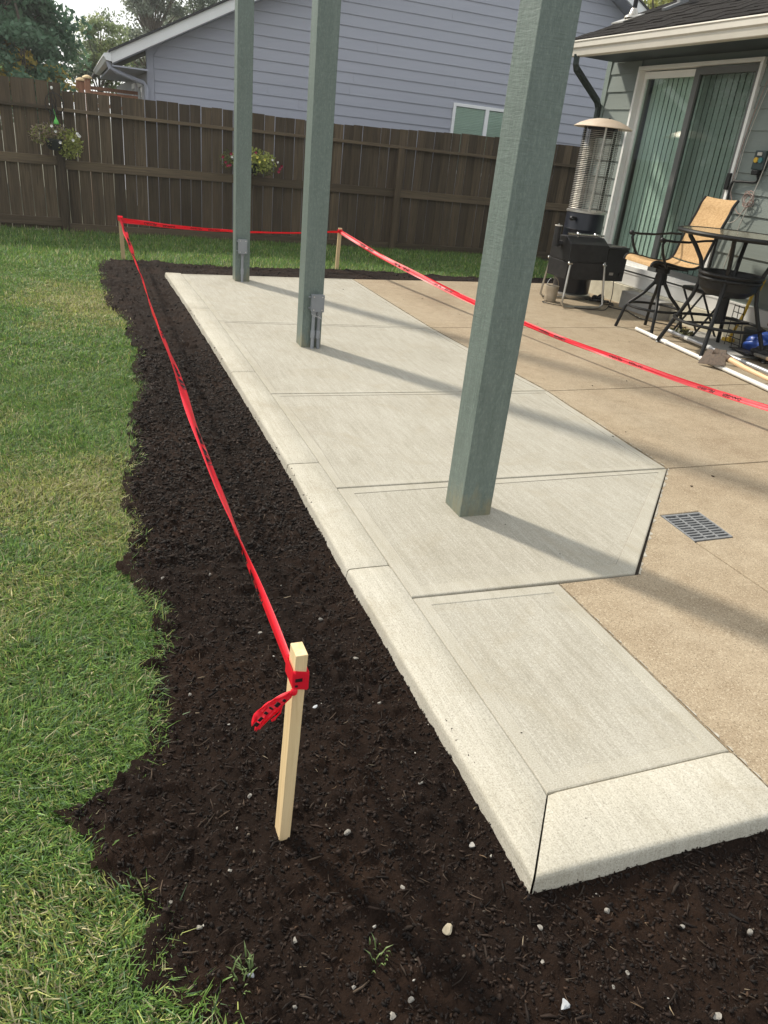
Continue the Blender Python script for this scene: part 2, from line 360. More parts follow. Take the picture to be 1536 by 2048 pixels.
M['bucket'] = mottled('stained_tin', (.32,.27,.2), (.48,.42,.33), 18, .5, .5)
M['green_plastic'] = mat('green_plastic', (.1,.45,.08), .4)
M['ctrl'] = mottled('dark_green_plastic', (.02,.035,.035), (.03,.05,.05), 6, .45)
M['dial'] = mat('teal_dial', (.04,.16,.17), .4)
M['wire_p'] = mat('pinkish_wire', (.3,.2,.17), .5); M['wire_w'] = mat('pale_wire', (.45,.43,.39), .5)
M['pot'] = mat('dark_pot', (.018,.022,.024), .5)
M['iron'] = mat('black_iron', (.012,.012,.013), .55)
M['bark'] = mottled('tree_bark', (.09,.075,.055), (.18,.15,.12), 14, .9, bs=.6, bscale=40, sc3=(1,1,.3))
M['grate'] = mottled('grey_cast_grate', (.13,.135,.14), (.2,.205,.21), 40, .6, bs=.3, bscale=150)
M['hole'] = mat('drain_dark', (.008,.008,.008), .9)

# ------------------------------------------------------------------ ground
gb = MB(); gb.add([(-400,-400,-.1),(400,-400,-.1),(400,900,-.1),(-400,900,-.1)], [(0,1,2,3)])
tag(gb.build('lawn_ground', M['lawn_dirt'], origin=(0,0,-.1)), kind='structure')

BED_L = [(0.244,9.254),(0.217,8.249),(0.234,7.066),(0.356,6.501),(0.33,5.998),(0.373,5.561),(0.308,5.057),(0.306,4.528),(0.238,4.216),(0.192,3.939),(0.204,3.652),(0.144,3.291),(0.135,3.079),(0.157,2.883),(0.134,2.712),(0.09,2.524),(0.135,2.373),(0.167,2.174),(0.165,2.004),(0.111,1.913),(0.111,1.749),(0.127,1.64),(0.092,1.552),(0.063,1.505),(0.011,1.45),(-0.048,1.418),(-0.121,1.407),(-0.073,1.319),(-0.054,1.244),(-0.016,1.18),(0.041,1.114),(0.066,1.059),(0.032,1.013),(0.054,0.943),(0.098,0.919),(0.13,0.879),(0.148,0.819),(.17,.7),(.16,.5),(.2,.2),(.15,-.5)]
BED_FAR = [(0.28,9.5),(0.503,9.57),(0.95,9.52),(1.819,9.398),(2.4,9.5),(3.322,9.63),(3.996,9.52),(4.672,9.424),(5.5,9.55),(6.434,9.62),(8,9.6)]
BED = list(reversed(BED_L)) + BED_FAR + [(8,-.5)]
def grow(a, b, s0, s1):
    out = [a]; 
    while out[-1] < b: out.append(out[-1]+s0+(s1-s0)*((out[-1]-a)/(b-a)))
    return out
gx = np.array(grow(-.22, 1.75, .0085, .0095)+grow(1.78, 8, .03, .12)); gy = np.array(grow(.28, 2.4, .008, .011)+grow(2.42, 9.75, .013, .03))
X, Y = np.meshgrid(gx, gy, indexing='ij')
jx = (RNG.random(X.shape)-.5)*.005; jy = (RNG.random(X.shape)-.5)*.005
X = X+jx; Y = Y+jy
def soil_h(X, Y):
    h = -.062+.03*(fbm(X, Y, 3.1, 3, 3)-.5)
    cl = np.maximum(fbm(X, Y, 26, 3, 11)-.5, 0); h = h+.05*cl
    h = h+.012*(fbm(X, Y, 70, 3, 5, .6)-.5)
    h = h+.02*np.maximum(vnoise(X*34, Y*34, 77)-.72, 0)/.28
    dc = np.minimum(np.abs(X-.85), 9)*(Y > .88)+9*(Y <= .88); de = np.where(X > .8, np.abs(Y-.87), 9.); dd = np.minimum(dc, de)
    nearc = np.exp(-(dd/.05)**2); h = h*(1-nearc)+nearc*(-.037+.012*(fbm(X, Y, 7, 3, 55)-.5)+.006*(fbm(X, Y, 60, 2, 5)-.5))
    return h
Z = soil_h(X, Y)
nx, ny = X.shape
idx = np.arange(nx*ny).reshape(nx, ny)
F = np.stack([idx[:-1,:-1], idx[1:,:-1], idx[1:,1:], idx[:-1,1:]], -1).reshape(-1, 4)
cxm = X.ravel()[F].mean(1); cym = Y.ravel()[F].mean(1)
wob = .03*(fbm(cxm, cym, 14, 3, 21)-.5)*2
keep = inpoly(cxm+wob+.03, cym+wob, BED) & ~((cxm > .93) & (cym > .98) & (cym < 8.4) & (cxm < 8))
V = np.stack([X.ravel(), Y.ravel(), Z.ravel()], 1); F = F[keep]
used = np.unique(F); rm = np.zeros(len(V), np.int64); rm[used] = np.arange(len(used))
soil = mesh_np('soil_bed', V[used], rm[F], M['soil'], smooth=True); tag(soil, kind='structure')

# ------------------------------------------------------------------ concrete
def slab(name, poly, z0, z1, parent, mats, band=.055, bev=.006, drop=.0022, sub=.25):
    me = bpy.data.meshes.new(name); bm = bmesh.new()
    vs = [bm.verts.new((x, y, z1)) for x, y in poly]; f = bm.faces.new(vs)
    if f.normal.z < 0: f.normal_flip()
    r = bmesh.ops.extrude_face_region(bm, geom=[f]); ev = [v for v in r['geom'] if isinstance(v, bmesh.types.BMVert)]
    # the extruded copy becomes the top, the first face the underside
    for v in vs: v.co.z = z0
    bm.normal_update()
    top = [q for q in bm.faces if all(abs(v.co.z-z1) < 1e-6 for v in q.verts)][0]
    es = list(top.edges)
    bmesh.ops.bevel(bm, geom=es, offset=bev, segments=2, affect='EDGES', profile=.5)
    bm.normal_update()
    if band:
        top = max(bm.faces, key=lambda q: q.calc_area() if q.normal.z > .99 and q.calc_center_median().z > z1-.003 else 0)
        bmesh.ops.inset_region(bm, faces=[top], thickness=band-bev)
        for q in bm.faces: q.material_index = 1
        top.material_index = 0
        before = set(bm.faces); r = bmesh.ops.inset_region(bm, faces=[top], thickness=.0035)
        for q in r['faces']: q.material_index = 2 if len(mats) > 2 else 1
        for v in top.verts: v.co.z -= drop
    bmesh.ops.recalc_face_normals(bm, faces=bm.faces)
    bm.to_mesh(me); bm.free()
    for m_ in mats: me.materials.append(m_)
    o = bpy.data.objects.new(name, me); COL.objects.link(o); o.parent = parent; OFF[o.name] = Vector((0,0,0)); return o

def lerp(pts, y):
    ys = [p[1] for p in pts]; return float(np.interp(y, ys[::-1], [p[0] for p in pts][::-1]))
CO = [(.842,8.50),(.868,6.72),(.876,4.79),(.868,3.24),(.846,2.235),(.838,.88)]
CI = [(1.006,8.44),(1.040,6.73),(1.040,4.79),(1.030,3.238),(1.016,2.235),(1.004,1.089)]
CR = [(2.977,8.55),(2.93,6.156),(3.005,4.295),(2.918,2.925)]
walk = empty('new_concrete_walkway', (0,0,0), kind='structure')
nb = [M['new_broom'], M['new_trowel'], mottled('edger_groove', (.17,.155,.125), (.3,.28,.235), 12, .9)]
gp = .0045
def quad_slab(y0l, y0r, y1l, y1r):
    L_ = [(lerp(CI, y)+.001, y) for y in np.linspace(y0l+gp, y1l-gp, 4)]; R_ = [(lerp(CR, y)-gp, y) for y in np.linspace(y0r+gp, y1r-gp, 5)]
    R_ = [(x+random.uniform(-.006,.006) if 0 < i < 4 else x, y) for i, (x, y) in enumerate(R_)]
    return L_[::1] + R_[::-1]
for (a, b, c, d) in ((6.268,6.156,8.44,8.545),(4.33,4.295,6.268,6.156),(2.942,2.925,4.33,4.295)):
    P = quad_slab(a, b, c, d); slab('slab', P[::-1], -.1, 0, walk, nb)
slab('slab', [(lerp(CI,2.01)+.001,2.01+gp),(1.975,1.982+gp),(2.915,2.922-gp),(lerp(CI,2.94)+.001,2.942-gp)], -.1, 0, walk, nb, band=.085)
slab('slab', [(1.005,1.0915),(1.602,1.086),(1.612,1.985-gp),(lerp(CI,2.0)+.001,2.01-gp)], -.1, 0, walk, [nb[0], nb[1], nb[1]], band=.07)
# curb sections: bevelled bars with a slightly raised round shoulder and a ragged lower flank
def curb(name, inner, outer, mat_):
    """inner, outer: polylines along the section; raised edge with rounded shoulder"""
    mb = MB(); n = len(inner); rings = []
    prof = [(1,-.11),(1,-.014),(.994,-.004),(.98,.003),(.95,.0065),(.5,.0075),(.075,.007),(.03,.0045),(.008,-.001),(.0,-.009),(-.012,-.024),(-.03,-.045),(-.05,-.07),(-.04,-.11)]
    for i in range(n):
        a = Vector((*inner[i],0)); b = Vector((*outer[i],0)); t = i/(n-1)
        e = .005 if i in (0, n-1) else 0
        r_ = []
        for k, (u, z) in enumerate(prof):
            p = b+(a-b)*u; z2 = z-(e if -.02 < z else 0)
            if k >= 10:
                jit = (.003 if k == 10 else .018)*(fbm(np.array([p.x*5+p.y*5.]), np.array([k*.9+p.x*3]), 2.2, 3, 9)[0]-.5); p = b+(a-b)*(u-jit*3)
            r_.append((p.x, p.y, z2))
        rings.append(r_)
    mb.loft(rings); return mb.build(name, mat_, walk, smooth=True, sharp=50)
def along(P, y0, y1, n): return [(lerp(P, y), y) for y in np.linspace(y0, y1, n)]
cuts = [8.47, 6.73, 4.79, 3.238, 2.235]
for y1, y0 in zip(cuts[:-1], cuts[1:]):
    n = int((y1-y0)/.03)
    curb('curb_section', along(CI, y0+.004, y1-.004, n), along(CO, y0+.004, y1-.004, n), M['new_curb'])
ni = 36
curb('curb_section', [(lerp(CI, y), y) for y in np.linspace(1.0915, 2.232, ni)], [(lerp(CO, y), y) for y in np.linspace(.8835, 2.232, ni)], M['new_curb'])
curb('curb_section', list(zip(np.linspace(1.0075, 1.6, 24), np.linspace(1.0895, 1.084, 24))), list(zip(np.linspace(.8425, 1.598, 24), np.linspace(.8805, .862, 24))), M['new_curb'])
# joint bed under the slabs
b = MB(); b.prism([(.9,.95),(1.6,.95),(1.61,1.98),(1.99,1.975),(2.93,2.92),(3.0,4.3),(2.92,6.2),(2.97,8.5),(.9,8.42)], -.1, -.018); b.build('joint_bed', M['joint'], walk)
old = empty('old_concrete_patio', (0,0,0), kind='structure')
om = [M['old'], M['old']]
XR = 6.125
def oldslab(P, band=.05): return slab('slab', P, -.1, -.002, old, om, band=band, bev=.005, drop=.0008)
oldslab([(2.934,6.17),(4.19,6.245),(XR,6.40),(XR,8.87),(4.32,8.695),(2.981,8.55)])
oldslab([(3.009,4.303),(XR,4.43),(XR,6.39),(4.19,6.236),(2.934,6.16)])
oldslab([(2.922,2.930),(XR,2.945),(XR,4.42),(3.009,4.294)])
oldslab([(1.606,.862),(2.4395,.868),(2.4395,2.164),(2.444,2.168),(2.462,2.428),(2.698,2.433),(2.67,2.168),(2.452,2.166),(2.446,2.163),(2.446,.868),(XR,.875),(XR,2.935),(2.924,2.922),(1.986,1.979),(1.618,1.983)], band=0)
b = MB(); b.prism([(1.62,.9),(XR-.02,.9),(XR-.02,8.8),(4.3,8.66),(2.99,8.5),(2.95,6.2),(3.02,4.3),(2.94,2.93),(2.0,1.96),(1.63,1.96)], -.1, -.02); b.build('joint_bed', M['joint'], old)
# smeared mortar along the seam between new and old concrete
def smear(P, w0, side):
    mb = MB(); up_, lo = [], []
    n = 260
    for i in range(n):
        t = i/(n-1)*(len(P)-1); k = min(int(t), len(P)-2); f = t-k; x = P[k][0]*(1-f)+P[k+1][0]*f; y = P[k][1]*(1-f)+P[k+1][1]*f
        d = Vector((P[k+1][0]-P[k][0], P[k+1][1]-P[k][1])).normalized(); nrm = Vector((d.y, -d.x))*side
        ww = w0*max(0.08, 2.4*(fbm(np.array([x*17]), np.array([y*17]), 2.2, 3, 31)[0]-.34))
        up_.append((x+nrm.x*ww, y+nrm.y*ww, -.0012)); lo.append((x+nrm.x*.001, y+nrm.y*.001, .0018))
    vs = up_+lo; fs = [(i, i+1, n+i+1, n+i) for i in range(n-1)]
    mb.add(vs, fs); return mb.build('mortar_smear', M['mortar'], old)
smear([(2.977,8.545),(2.931,6.16),(3.006,4.298),(2.92,2.926)], .014, -1)
smear([(2.92,2.92),(1.985,1.98)], .014, -1)
smear([(1.614,1.98),(1.604,.87)], .012, -1)

# drain grate
gr = empty('drain_grate', (2.57,2.30,-.02), 'grey slotted square drain grate set in the tan old concrete', 'drain grate')
mb = MB(); x0, x1, y0, y1 = 2.456, 2.688, 2.178, 2.424; sh = .018
def gpt(u, v): return (x0+(x1-x0)*u+sh*(v-.5)*1.1, y0+(y1-y0)*v)
def gbox(u0, u1, v0, v1, z0, z1, mbx): mbx.prism([gpt(u0,v0), gpt(u1,v0), gpt(u1,v1), gpt(u0,v1)], z0, z1)
for a in ((0,1,0,.05),(0,1,.95,1),(0,.05,.05,.95),(.95,1,.05,.95)): gbox(*a, -.03, -.0035, mb)
mb.build('frame', M['grate'], gr)
for i in range(1, 3):
    mm = MB(); u = .05+.9*i/3; gbox(u-.022, u+.022, .05, .95, -.03, -.004, mm); mm.build('rib', M['grate'], gr)
for i in range(1, 10):
    mm = MB(); v = .05+.9*i/10; gbox(.05, .95, v-.0185, v+.0185, -.028, -.0048, mm); mm.build('bar', M['grate'], gr)
mm = MB(); gbox(.0, 1, .0, 1, -.095, -.07, mm); mm.build('sump', M['hole'], gr)

# ------------------------------------------------------------------ posts
def post(cx, cy, label, conduits):
    r = empty('post', (cx,cy,0), label, 'post', 'green square posts')
    h = .076; mb = MB(); mb.box((cx-h,cy-h,-.05), (cx+h,cy+h,4.7)); mb.build('shaft', M['post'], r, bevel=.004, seg=2)
    mb = MB(); mb.box((cx-h-.012,cy-h-.012,4.7), (cx+h+.012,cy+h+.012,4.73)); mb.build('cap', M['post'], r, bevel=.004)
    if conduits:
        bx, z0, z1, wid = conduits[0]; yf = cy-h
        mb = MB(); mb.box((bx-wid/2, yf-.055, z0), (bx+wid/2, yf-.012, z1)); bb = mb.build('junction_box', M['grey_pvc'], r, bevel=.006)
        mb = MB(); mb.box((bx-wid/2-.002, yf-.062, z0-.002), (bx+wid/2+.002, yf-.0545, z1+.002)); mb.build('cover', M['grey_pvc'], bb, bevel=.002)
        for sx in (-1,1):
            for zz in (z0+.022, z1-.022):
                mb = MB(); mb.tube([(bx+sx*(wid/2-.001),yf-.02,zz),(bx+sx*(wid/2+.014),yf-.02,zz)], .006, 8); mb.build('lug', M['grey_pvc'], bb)
            for zz in (z0+.014, z1-.014):
                mb = MB(); mb.tube([(bx+sx*(wid/2-.014),yf-.060,zz),(bx+sx*(wid/2-.014),yf-.066,zz)], .005, 8); mb.build('screw', M['screw'], bb)
        for q, cx_ in enumerate(conduits[1]):
            mb = MB(); e = .01 if q else 0
            mb.tube([(cx_,yf-.03,z0-.002),(cx_,yf-.03,.16),(cx_+e*.2,yf-.03,.09),(cx_+e,yf-.03,-.06)], .0135, 12); cc = mb.build('conduit', M['grey_pvc'], r, smooth=True)
            mb = MB(); mb.lathe([(.0165,.075),(.0175,.078),(.0175,.13),(.0165,.133)], (cx_,yf-.03,0), 14); mb.build('coupling', M['grey_pvc'], cc, smooth=True)
            mb = MB(); mb.lathe([(.017,z0-.03),(.019,z0-.026),(.019,z0)], (cx_,yf-.03,0), 14); mb.build('adapter', M['grey_pvc'], cc, smooth=True)
    return r
post(1.553, 2.648, 'green square post nearest the camera, without an electrical box', None)
p2 = post(1.602, 5.52, 'middle green post with grey box and two conduits at its foot', ((1.622,.278,.400,.092),(1.602,1.642)))
post(1.60, 8.21, 'farthest green post with grey box and a single conduit', ((1.590,.288,.426,.085),(1.592,)))
mb = MB()
for k in range(6):
    c = (1.60+.012*k, 5.52-.076-.05, .25-.004*k); mb.tube([(c[0]-.02+.01*random.random(),c[1],c[2]+.01),(c[0],c[1]-.012,c[2]-.012+random.random()*.01),(c[0]+.02,c[1],c[2]+.012*random.random())], .0011, 5)
mb.build('twist_wire', M['screw'], p2)
# overhead cable tied along the posts and on to the neighbour's wall
mb = MB(); cpts = []
for i in range(40):
    t = i/39; y = 2.57+t*(13.38-2.57); z = 2.93+.55*max(0,(y-5.5)/8)**1.6; cpts.append((1.69+.06*t, y, z))
mb.tube(cpts, .013, 8); tag(mb.build('overhead_cable', M['black']), 'black cable running overhead along the green posts', 'cable')

# ------------------------------------------------------------------ stakes and tape
def stake(x, y, zt, wx, wy, label, lean=(0,0)):
    mb = MB(); n = 9; rings = []
    for i in range(n):
        z = -.14+(zt+.14)*i/(n-1); t = (z+.05)/(zt+.05); s_ = .25 if i == 0 else 1
        ox = x+lean[0]*t+random.uniform(-.0006,.0006); oy = y+lean[1]*t
        rings.append([(ox-wx/2*s_,oy-wy/2*s_,z),(ox+wx/2*s_,oy-wy/2*s_,z),(ox+wx/2*s_,oy+wy/2*s_,z),(ox-wx/2*s_,oy+wy/2*s_,z)])
    mb.loft(rings); return tag(mb.build('wooden_stake', M['stake'], origin=(x,y,-.06), bevel=.001, seg=1), label, 'stake', 'wooden stakes holding the red tape')
SN = (.351, 1.205); SL = (.49, 9.65); SR = (3.135, 9.665); SE = (4.52, .62)
stake(*SN, .499, .025, .046, 'nearest pale wooden stake in the dark soil, red tape knotted at its top', (.006,-.03))
stake(*SL, .40, .044, .022, 'far left wooden stake at the corner of the soil bed', (-.012,0))
stake(*SR, .44, .046, .022, 'far wooden stake seen right of the middle green post', (.012,0))
stake(*SE, .44, .025, .046, 'wooden stake past the near end of the tan patio, holding the sagging tape')

FONT_CACHE = {}
def text_mesh(txt, size):
    if (txt, size) in FONT_CACHE: return FONT_CACHE[(txt, size)]
    cu = bpy.data.curves.new('lettering', 'FONT'); cu.body = txt; cu.size = size; cu.align_x = 'CENTER'; cu.align_y = 'CENTER'; cu.resolution_u = 2; cu.offset = size*.02
    o = bpy.data.objects.new('lettering', cu); COL.objects.link(o)
    dg = bpy.context.evaluated_depsgraph_get(); me = bpy.data.meshes.new_from_object(o.evaluated_get(dg))
    bpy.data.objects.remove(o); 
    bm = bmesh.new(); bm.from_mesh(me); bmesh.ops.triangulate(bm, faces=bm.faces)
    V_ = np.array([v.co[:] for v in bm.verts]); F_ = [tuple(v.index for v in f.verts) for f in bm.faces]; bm.free()
    FONT_CACHE[(txt, size)] = (V_, F_); return V_, F_

def tape(A, B, sag, width, twist, label, texts, knots=True, seed=0, n=90, waves=0.0):
    """ribbon from A to B; twist(t) = angle of the ribbon about its run (0 = flat side up), width(t) in m"""
    A = Vector(A); B = Vector(B); L_ = (B-A).length
    root = empty('caution_tape', (A.x, A.y, A.z), label, 'tape', 'red warning tape between the stakes')
    def frame(t):
        p = A.lerp(B, t); p.z -= sag*4*t*(1-t); 
        d = (B-A); d.z += -sag*4*(1-2*t); d.normalize()
        side = d.cross(Vector((0,0,1))).normalized(); upv = side.cross(d)
        a = twist(t); u = side*math.cos(a)+upv*math.sin(a); nn = d.cross(u).normalized()
        p += nn*waves*math.sin(t*23+seed)+u*waves*.7*math.sin(t*37+seed*2)
        return p, d, u, nn
    mb = MB(); rings = []
    for i in range(n+1):
        t = i/n; p, d, u, nn = frame(t); wd = width(t)
        row = []
        for k in range(7):
            q = (k/6-.5); fold = .16*wd*math.sin(k*2.1+t*19+seed)*(1-abs(q)*.6)+.10*wd*math.sin(t*51+k)
            row.append(p+u*(q*wd)+nn*fold*.5)
        back = [x-nn*.0007 for x in reversed(row)]; rings.append(row+back)
    mb.loft(rings); film = mb.build('film', M['tape'], root, smooth=True, sharp=80)
    words = [(t0+flip*off/L_, wd_, flip) for (t0, txt, flip) in texts for wd_, off in (('DANGER', -.105), ('PELIGRO', .105))]
    for (t0, txt, flip) in words:
        V_, F_ = text_mesh(txt, .036)
        for sgn in (1, -1):
            mb = MB(); vs = []
            for x, y, _ in V_:
                tt = min(max(t0+(x*flip)/L_, 0), 1); p, d, u, nn = frame(tt); wd = width(tt); q = max(-.46, min(.46, y*flip/.05))
                k = (q+.5)*6; fold = .16*wd*math.sin(k*2.1+tt*19+seed)*(1-abs(q)*.6)+.10*wd*math.sin(tt*51+k)
                vs.append(p+u*(q*wd)+nn*(fold*.5+(.0016 if sgn > 0 else -.0023)))
            mb.add(vs, F_); mb.build('lettering', M['ink'], film)
    return root
DP = 'DANGER  -  PELIGRO'
# long left tape
def tw_left(t): return rad(70)+rad(55)*math.sin(t*2.2+.3)+rad(25)*math.sin(t*9)
def wd_left(t): return .040+.026*min(1,t*3)+.012*math.sin(t*7+1)+.006*math.sin(t*21)
lt = tape((SN[0]+.000,1.178,.405), (SL[0]-.005,9.63,.385), .035, wd_left, tw_left, 'long red tape running from the nearest stake to the far left stake', [(.06+.105*i, DP, -1) for i in range(9)], seed=1, n=150, waves=.004)
bt = tape((SL[0],9.636,.372), (SR[0],9.65,.395), .06, lambda t: .055-.03*min(1,t*1.6)+.02*max(0,t-.8)*5, lambda t: rad(88)-rad(50)*t, 'red tape stretched along the back between the two far stakes', [(.16,DP,-1),(.36,DP,-1)], seed=2, n=60, waves=.003)
rt = tape((SR[0]+.01,9.65,.398), (SE[0],SE[1],.40), .29, lambda t: .047+.010*math.sin(t*9), lambda t: rad(122)+rad(18)*math.sin(t*11), 'red tape sagging across the tan patio towards the right edge', [(.08+.095*i, DP, -1) for i in range(10)], seed=3, n=140, waves=.004)
# wraps at the stakes
def wrap(root, x, y, z, wx, wy, hgt, tilt=0):
    mb = MB(); t = .0035
    for k in range(2):
        o = .0015*k; zz = z+.004*k
        ring = [(-wx/2-t-o,-wy/2-t-o),(wx/2+t+o,-wy/2-t-o),(wx/2+t+o,wy/2+t+o),(-wx/2-t-o,wy/2+t+o)]
        lo = [(x+a, y+b, zz-hgt/2+(tilt*a)) for a, b in ring]; hi = [(x+a, y+b, zz+hgt/2+(tilt*a)+.003*k) for a, b in ring]
        mb.loft([lo, hi], caps=False)
    return mb.build('wrap', M['tape'], root)
wr = wrap(lt, SN[0]+.0055, SN[1]-.0245, .432, .025, .046, .04, -.25)
mb = MB(); mb.box((SN[0]-.006,SN[1]-.0245-.023-.0065,.434),(SN[0]+.009,SN[1]-.0245-.023-.0055,.442)); mb.box((SN[0]-.006,SN[1]-.0245-.023-.0065,.421),(SN[0]+.0,SN[1]-.0245-.023-.0055,.426)); mb.build('ink_patch', M['ink'], lt)
wrap(lt, SL[0]-.012, SL[1], .385, .044, .022, .045)
wrap(rt, SR[0]+.012, SR[1], .40, .046, .022, .035)
wrap(rt, SE[0], SE[1], .40, .025, .046, .04)
# crumpled bow hanging at the near stake
mb = MB(); rings = []
base = Vector((.342, 1.150, .413)); tip = Vector((.268, 1.148, .335))
dl = (tip-base).normalized(); ac = Vector((-dl.z, 0, dl.x))          # across the loop, pointing down-right
for i in range(31):
    t = i/30; c = base.lerp(tip, t)+Vector((-.006,-.004,.008))*math.sin(t*3.14); wd = .006+.030*min(1, t*2.2)**.8*(1 if t < .85 else 1-.35*(t-.85)/.15)
    row = []
    for k in range(13):
        q = k/12-.5; ph_ = q*7+t*2.5
        row.append(c+ac*(q*wd)+Vector((0,-1,0))*(.010*math.sin(ph_)*t+.003*math.sin(q*31+t*9))+dl*(.005*math.sin(k*2.3)*max(0,t-.75)*4))
    rings.append(row+[p+Vector((0,.0012,0)) for p in reversed(row)])
mb.loft(rings); bow = mb.build('bow', M['tape'], lt, smooth=True, sharp=80)
for k in range(6):
    t = .16+.135*k+random.uniform(-.02,.02); c = base.lerp(tip, t)+Vector((-.006,-.004,.008))*math.sin(t*3.14)-ac*(.40*(.006+.030*min(1, t*2.2)**.8))+Vector((0,-.0135,0))
    mb = MB(); mb.bar(c, c+dl*random.choice((.004,.009,.011,.006)), .0012, random.uniform(.007,.0125), upv=(ac.x,ac.y,ac.z)); mb.build('ink_patch', M['ink'], lt)
mb = MB(); mb.tube([base+Vector((-.006,-.004,-.008)), (.318,1.146,.385), (.315,1.145,.368), (.307,1.146,.357), (.303,1.146,.352)], [.003,.0025,.0022,.002,.0035], 6); mb.tube([(.303,1.146,.352),(.297,1.146,.350)], .003, 6); mb.build('tail', M['tape'], lt)
mb = MB(); mb.sphere((.343,1.15,.412), .008, 10, sc=(1,.8,1.2)); mb.build('knot', M['tape'], lt)
# ------------------------------------------------------------------ fence
fence = empty('wooden_fence', (2.5,11.97,-.1), 'tall weathered brown board fence across the back of the yard', 'fence')
def board_mesh(k):
    mb = MB(); w_ = .1432; mb.prism([(-w_/2,-.006),(w_/2,-.006),(w_/2,.006),(-w_/2,.006)], 0, 1)
    o = mb.build('board', M['fence'], fence); return o
bproto = board_mesh(0); first = True; bi = 0
x = -3.6
while x < 9.6:
    zt = 1.76 if x < -.13 else 1.672+.012*math.sin(x*1.3)+ (.02*max(0, x-3.5))
    zt += random.uniform(-.006,.006); wsc = random.uniform(.985, 1.012)
    wob = random.uniform(-.003,.003)
    h_ = zt+.075+random.uniform(-.02,.02)
    o = bproto if first else inst(bproto, fence, (x, 11.974+wob, zt-h_))
    o.location = Vector((x, 11.974+wob, zt-h_))-OFF[fence.name]; o.scale = (wsc, 1, h_); o.rotation_euler = (0, random.uniform(-.0025,.0025), 0)
    first = False; x += .1505
bproto.data.transform(Matrix.Translation(OFF[fence.name]))
posts = [-2.58, -.13, 2.33, 4.78, 7.23]
for i, px in enumerate(posts):
    zt = .955 if i == 1 else 1.44
    mb = MB(); mb.box((px-.046,11.872,-.15),(px+.046,11.966,zt)); mb.build('post', M['fence'], fence, bevel=.004)
edges = [-3.7]+posts+[9.6]
for a, b_ in zip(edges[:-1], edges[1:]):
    d = .03 if b_ <= -.13 else 0
    for z0, z1, y0 in ((1.425,1.468,11.905),(.725+d,.842+d,11.928),(-.068+2.2*d,.035+2.5*d,11.928)):
        mb = MB(); top = z0 > 1; aa = a+(.0 if top else .047); bb = b_-(.0 if top else .047)
        if top: bb -= .004
        dz = random.uniform(-.012,.012); mb.add([(aa,y0,z0),(bb,y0,z0+dz),(bb,11.967,z0+dz),(aa,11.967,z0),(aa,y0,z1),(bb,y0,z1+dz),(bb,11.967,z1+dz),(aa,11.967,z1)], [(0,3,2,1),(4,5,6,7),(0,1,5,4),(1,2,6,5),(2,3,7,6),(3,0,4,7)])
        mb.build('rail', M['fence_rail'], fence, bevel=.003, seg=1)

# ------------------------------------------------------------------ neighbour's house
YN, YR = 13.4, 13.05; XL, XA, ZA, SL_ = 1.17, 6.85, 5.28, .51
XRt = 2*XA-XL
nh = empty('neighbour_house', (XA,YN,-.1), "lavender grey neighbour house gable with lap siding behind the fence", 'house')
def rake_z(x): return 2.263+.51*(min(x, 2*XA-x)-.651)-.16
mb = MB(); zt = rake_z(XA)
for y0, y1 in ((YN+.012, YN+.2),):
    vs = [(XL,y0,-.1),(XRt,y0,-.1),(XRt,y0,rake_z(XL)),(XA,y0,zt),(XL,y0,rake_z(XL))]; vs += [(a,y1,c) for a,_,c in vs]
    mb.add(vs, [(4,3,2,1,0),(5,6,7,8,9)]+[(i,(i+1)%5,5+(i+1)%5,5+i) for i in range(5)])
mb.build('wall', M['siding_n'], nh)
WX0, WX1, WZ0, WZ1 = 6.31, 7.72, 1.15, 2.215
e = .1588; z = 1.823-6*e
def xr(zz): return max(XL+.09, .651+(zz+.16-2.263)/.51+.02)
while z < zt-.05:
    z1 = z+e; xl0, xl1 = xr(z), xr(z1)
    segs = [(xl0, xl1, 2*XA-xl0, 2*XA-xl1)]
    if z1 > WZ0-.04 and z < WZ1+.03:
        segs = [(xl0, xl1, WX0-.05, WX0-.05), (WX1+.05, WX1+.05, 2*XA-xl0, 2*XA-xl1)]
    for (a0, a1, b0, b1) in segs:
        cut = random.uniform(.25, .75); jx_ = a0+(b0-a0)*cut
        if b0-a0 > 4 and a0 < 4: pieces = [(a0,a1,jx_,jx_),(jx_+.002,jx_+.002,b0,b1)]
        else: pieces = [(a0,a1,b0,b1)]
        for (p0,p1,q0,q1) in pieces:
            if min(q0,q1)-max(p0,p1) < .05: continue
            mb = MB(); yb, yt = YN-.013, YN+.001
            mb.add([(p0,yb,z),(q0,yb,z),(q1,yt,z1+.004),(p1,yt,z1+.004),(p0,YN+.012,z),(q0,YN+.012,z),(q1,YN+.012,z1+.004),(p1,YN+.012,z1+.004)], [(0,1,2,3),(7,6,5,4),(0,4,5,1),(2,6,7,3),(1,5,6,2),(3,7,4,0)])
            mb.build('siding_board', M['siding_n'], nh)
    z = z1
mb = MB(); mb.box((XL-.015,YN-.026,-.1),(XL+.085,YN+.1,rake_z(XL)+.06)); mb.build('corner_board', M['siding_n'], nh)
